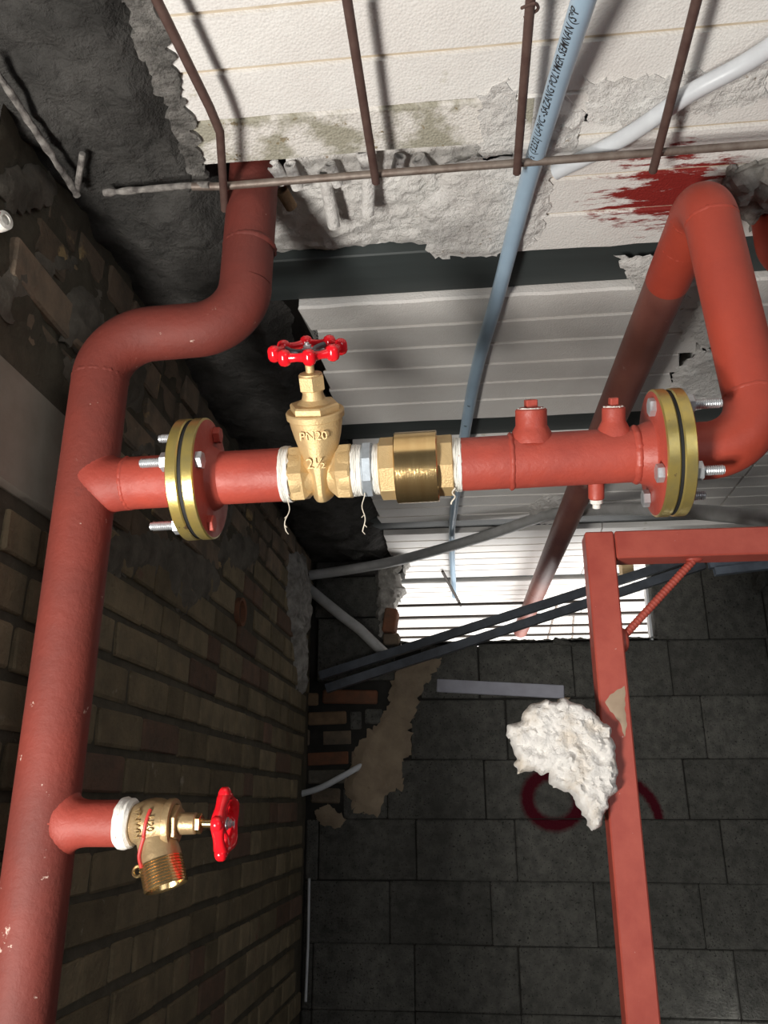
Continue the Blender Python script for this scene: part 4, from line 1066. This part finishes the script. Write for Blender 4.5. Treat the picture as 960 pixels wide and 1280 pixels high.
# ---- grey conduits by the back wall
g = G().tube(spline([at(388, 719, Y=3.44), at(430, 713, Y=3.42), at(500, 700, Y=3.36), at(600, 672, Y=3.20), at(690, 643, Y=3.02), at(780, 636, Y=2.62), at(870, 640, Y=2.25), at(1000, 652, Y=1.95)], 8), .0215, 20)
tag(build('grey_hose', g, 'grey_pvc', smooth=60), 'long sagging grey plastic hose crossing the ceiling behind the pipes', 'hose')
g = G().tube(dense([at(380, 731, Y=3.50), at(425, 768, Y=3.48), at(450, 787, Y=3.50), at(484, 820, Y=3.53)], .1), .0225, 20)
tag(build('grey_conduit', g, 'grey_pvc', smooth=60), 'short grey conduit slanting down in the back left corner', 'pipe')
g = G().tube(spline([at(374, 993, Y=3.53), at(400, 985, Y=3.52), at(425, 972, Y=3.53), at(452, 957, Y=3.585)], 5), .0125, 14)
tag(build('white_conduit', g, 'white_pvc', smooth=60), 'thin off-white conduit end poking out below the small bricks', 'pipe')
g = G().tube([at(386.5, 1098, Y=3.56), at(385, 1180, Y=3.56), at(382, 1252, Y=3.56)], .0055, 8)
tag(build('white_cable', g, 'white_pvc', smooth=60), 'thin white cable hanging in the corner of the walls', 'cable')

# ---- dark square profiles slanting across the opening
def sq(name, a_, b_, wd, mat, label, group=None):
    a_ = V(a_); b_ = V(b_); T = (b_-a_).normalized(); s = T.cross(V((0, 1, 0))).normalized(); f = V((0, 1, 0)); g = G(); t = wd/2; i_ = t*.72
    ring = lambda c, k: [c+s*k+f*k, c-s*k+f*k, c-s*k-f*k, c+s*k-f*k]
    vs = ring(a_, t)+ring(b_, t)+ring(a_, i_)+ring(b_, i_)+ring(a_+T*.05, i_)+ring(b_-T*.05, i_)
    fs = []
    for k in range(4):
        j = (k+1) % 4
        fs += [(k, j, 4+j, 4+k), (k, 8+k, 8+j, j), (4+k, 4+j, 12+j, 12+k), (8+k, 16+k, 16+j, 8+j), (12+k, 12+j, 20+j, 20+k)]
    fs += [(16, 17, 18, 19), (20, 21, 22, 23)]
    g.add(vs, fs)
    return tag(build(name, g, mat, smooth=0), label, 'profile', group)
sq('square_tube', at(400, 845, Y=3.44), at(880, 692, Y=3.38), .034, 'dark_tube', 'dark square tube crossing the opening, upper one of the slanting pair')
sq('square_tube', at(408, 861, Y=3.40), at(880, 706, Y=3.34), .034, 'dark_tube', 'dark square tube crossing the opening, lower one of the slanting pair')
sq('square_tube', at(886, 706, Y=3.30), at(1010, 692, Y=3.30), .032, 'blue_tube', 'blue grey square tube at right edge, upper of two under the red beam')
sq('square_tube', at(893, 715, Y=3.26), at(1010, 701, Y=3.26), .030, 'blue_tube', 'blue grey square tube at right edge, lower of two under the red beam')

# ---- mesh bars under the ceiling beyond the opening
hm = .95
for i, (y, lab) in enumerate(((755, 'nearest and thickest'), (770, 'second nearest'), (784, 'third'), (795, 'fourth'), (803, 'farthest'))):
    Yb = at(600, y, h=hm).y
    bar('mesh_bar', [V((-.75, Yb, CZ+hm)), V((1.7, Yb, CZ+hm))], .0075, 'rebar_dark', 'thin dark bar running across the bright ceiling beyond the opening, %s of five' % lab, group='mesh bars beyond the opening')
bar('hanging_bar', [at(553, 714, h=HC-.01), at(576, 757, h=hm)], .007, 'rebar_dark', 'short dark hanger bar slanting down to the nearest mesh bar')
bar('hanging_bar', [at(697, 752, h=HC-.03), at(683, 804, h=hm-.02)], .006, 'rebar_grey', 'short pale hanger bar seen just left of the red post', 'rebar')
bar('hanging_bar', [at(718, 752, h=HC-.03), at(715, 804, h=hm-.02)], .006, 'rebar_grey', 'short pale hanger bar seen nearest the red post', 'rebar')

# ---- white screw plug at the left edge
p = at(4, 280, X=XW+.012)
g = G().lathe(p+V((-.02, 0, 0)), (1, -.3, 0), [(.014, 0), (.0155, .02), (.0145, .030), (.008, .031), (.007, .026)], 20); tag(build('wall_plug', g, 'tape'), 'small round white plug in the old brickwork at left edge', 'plug')
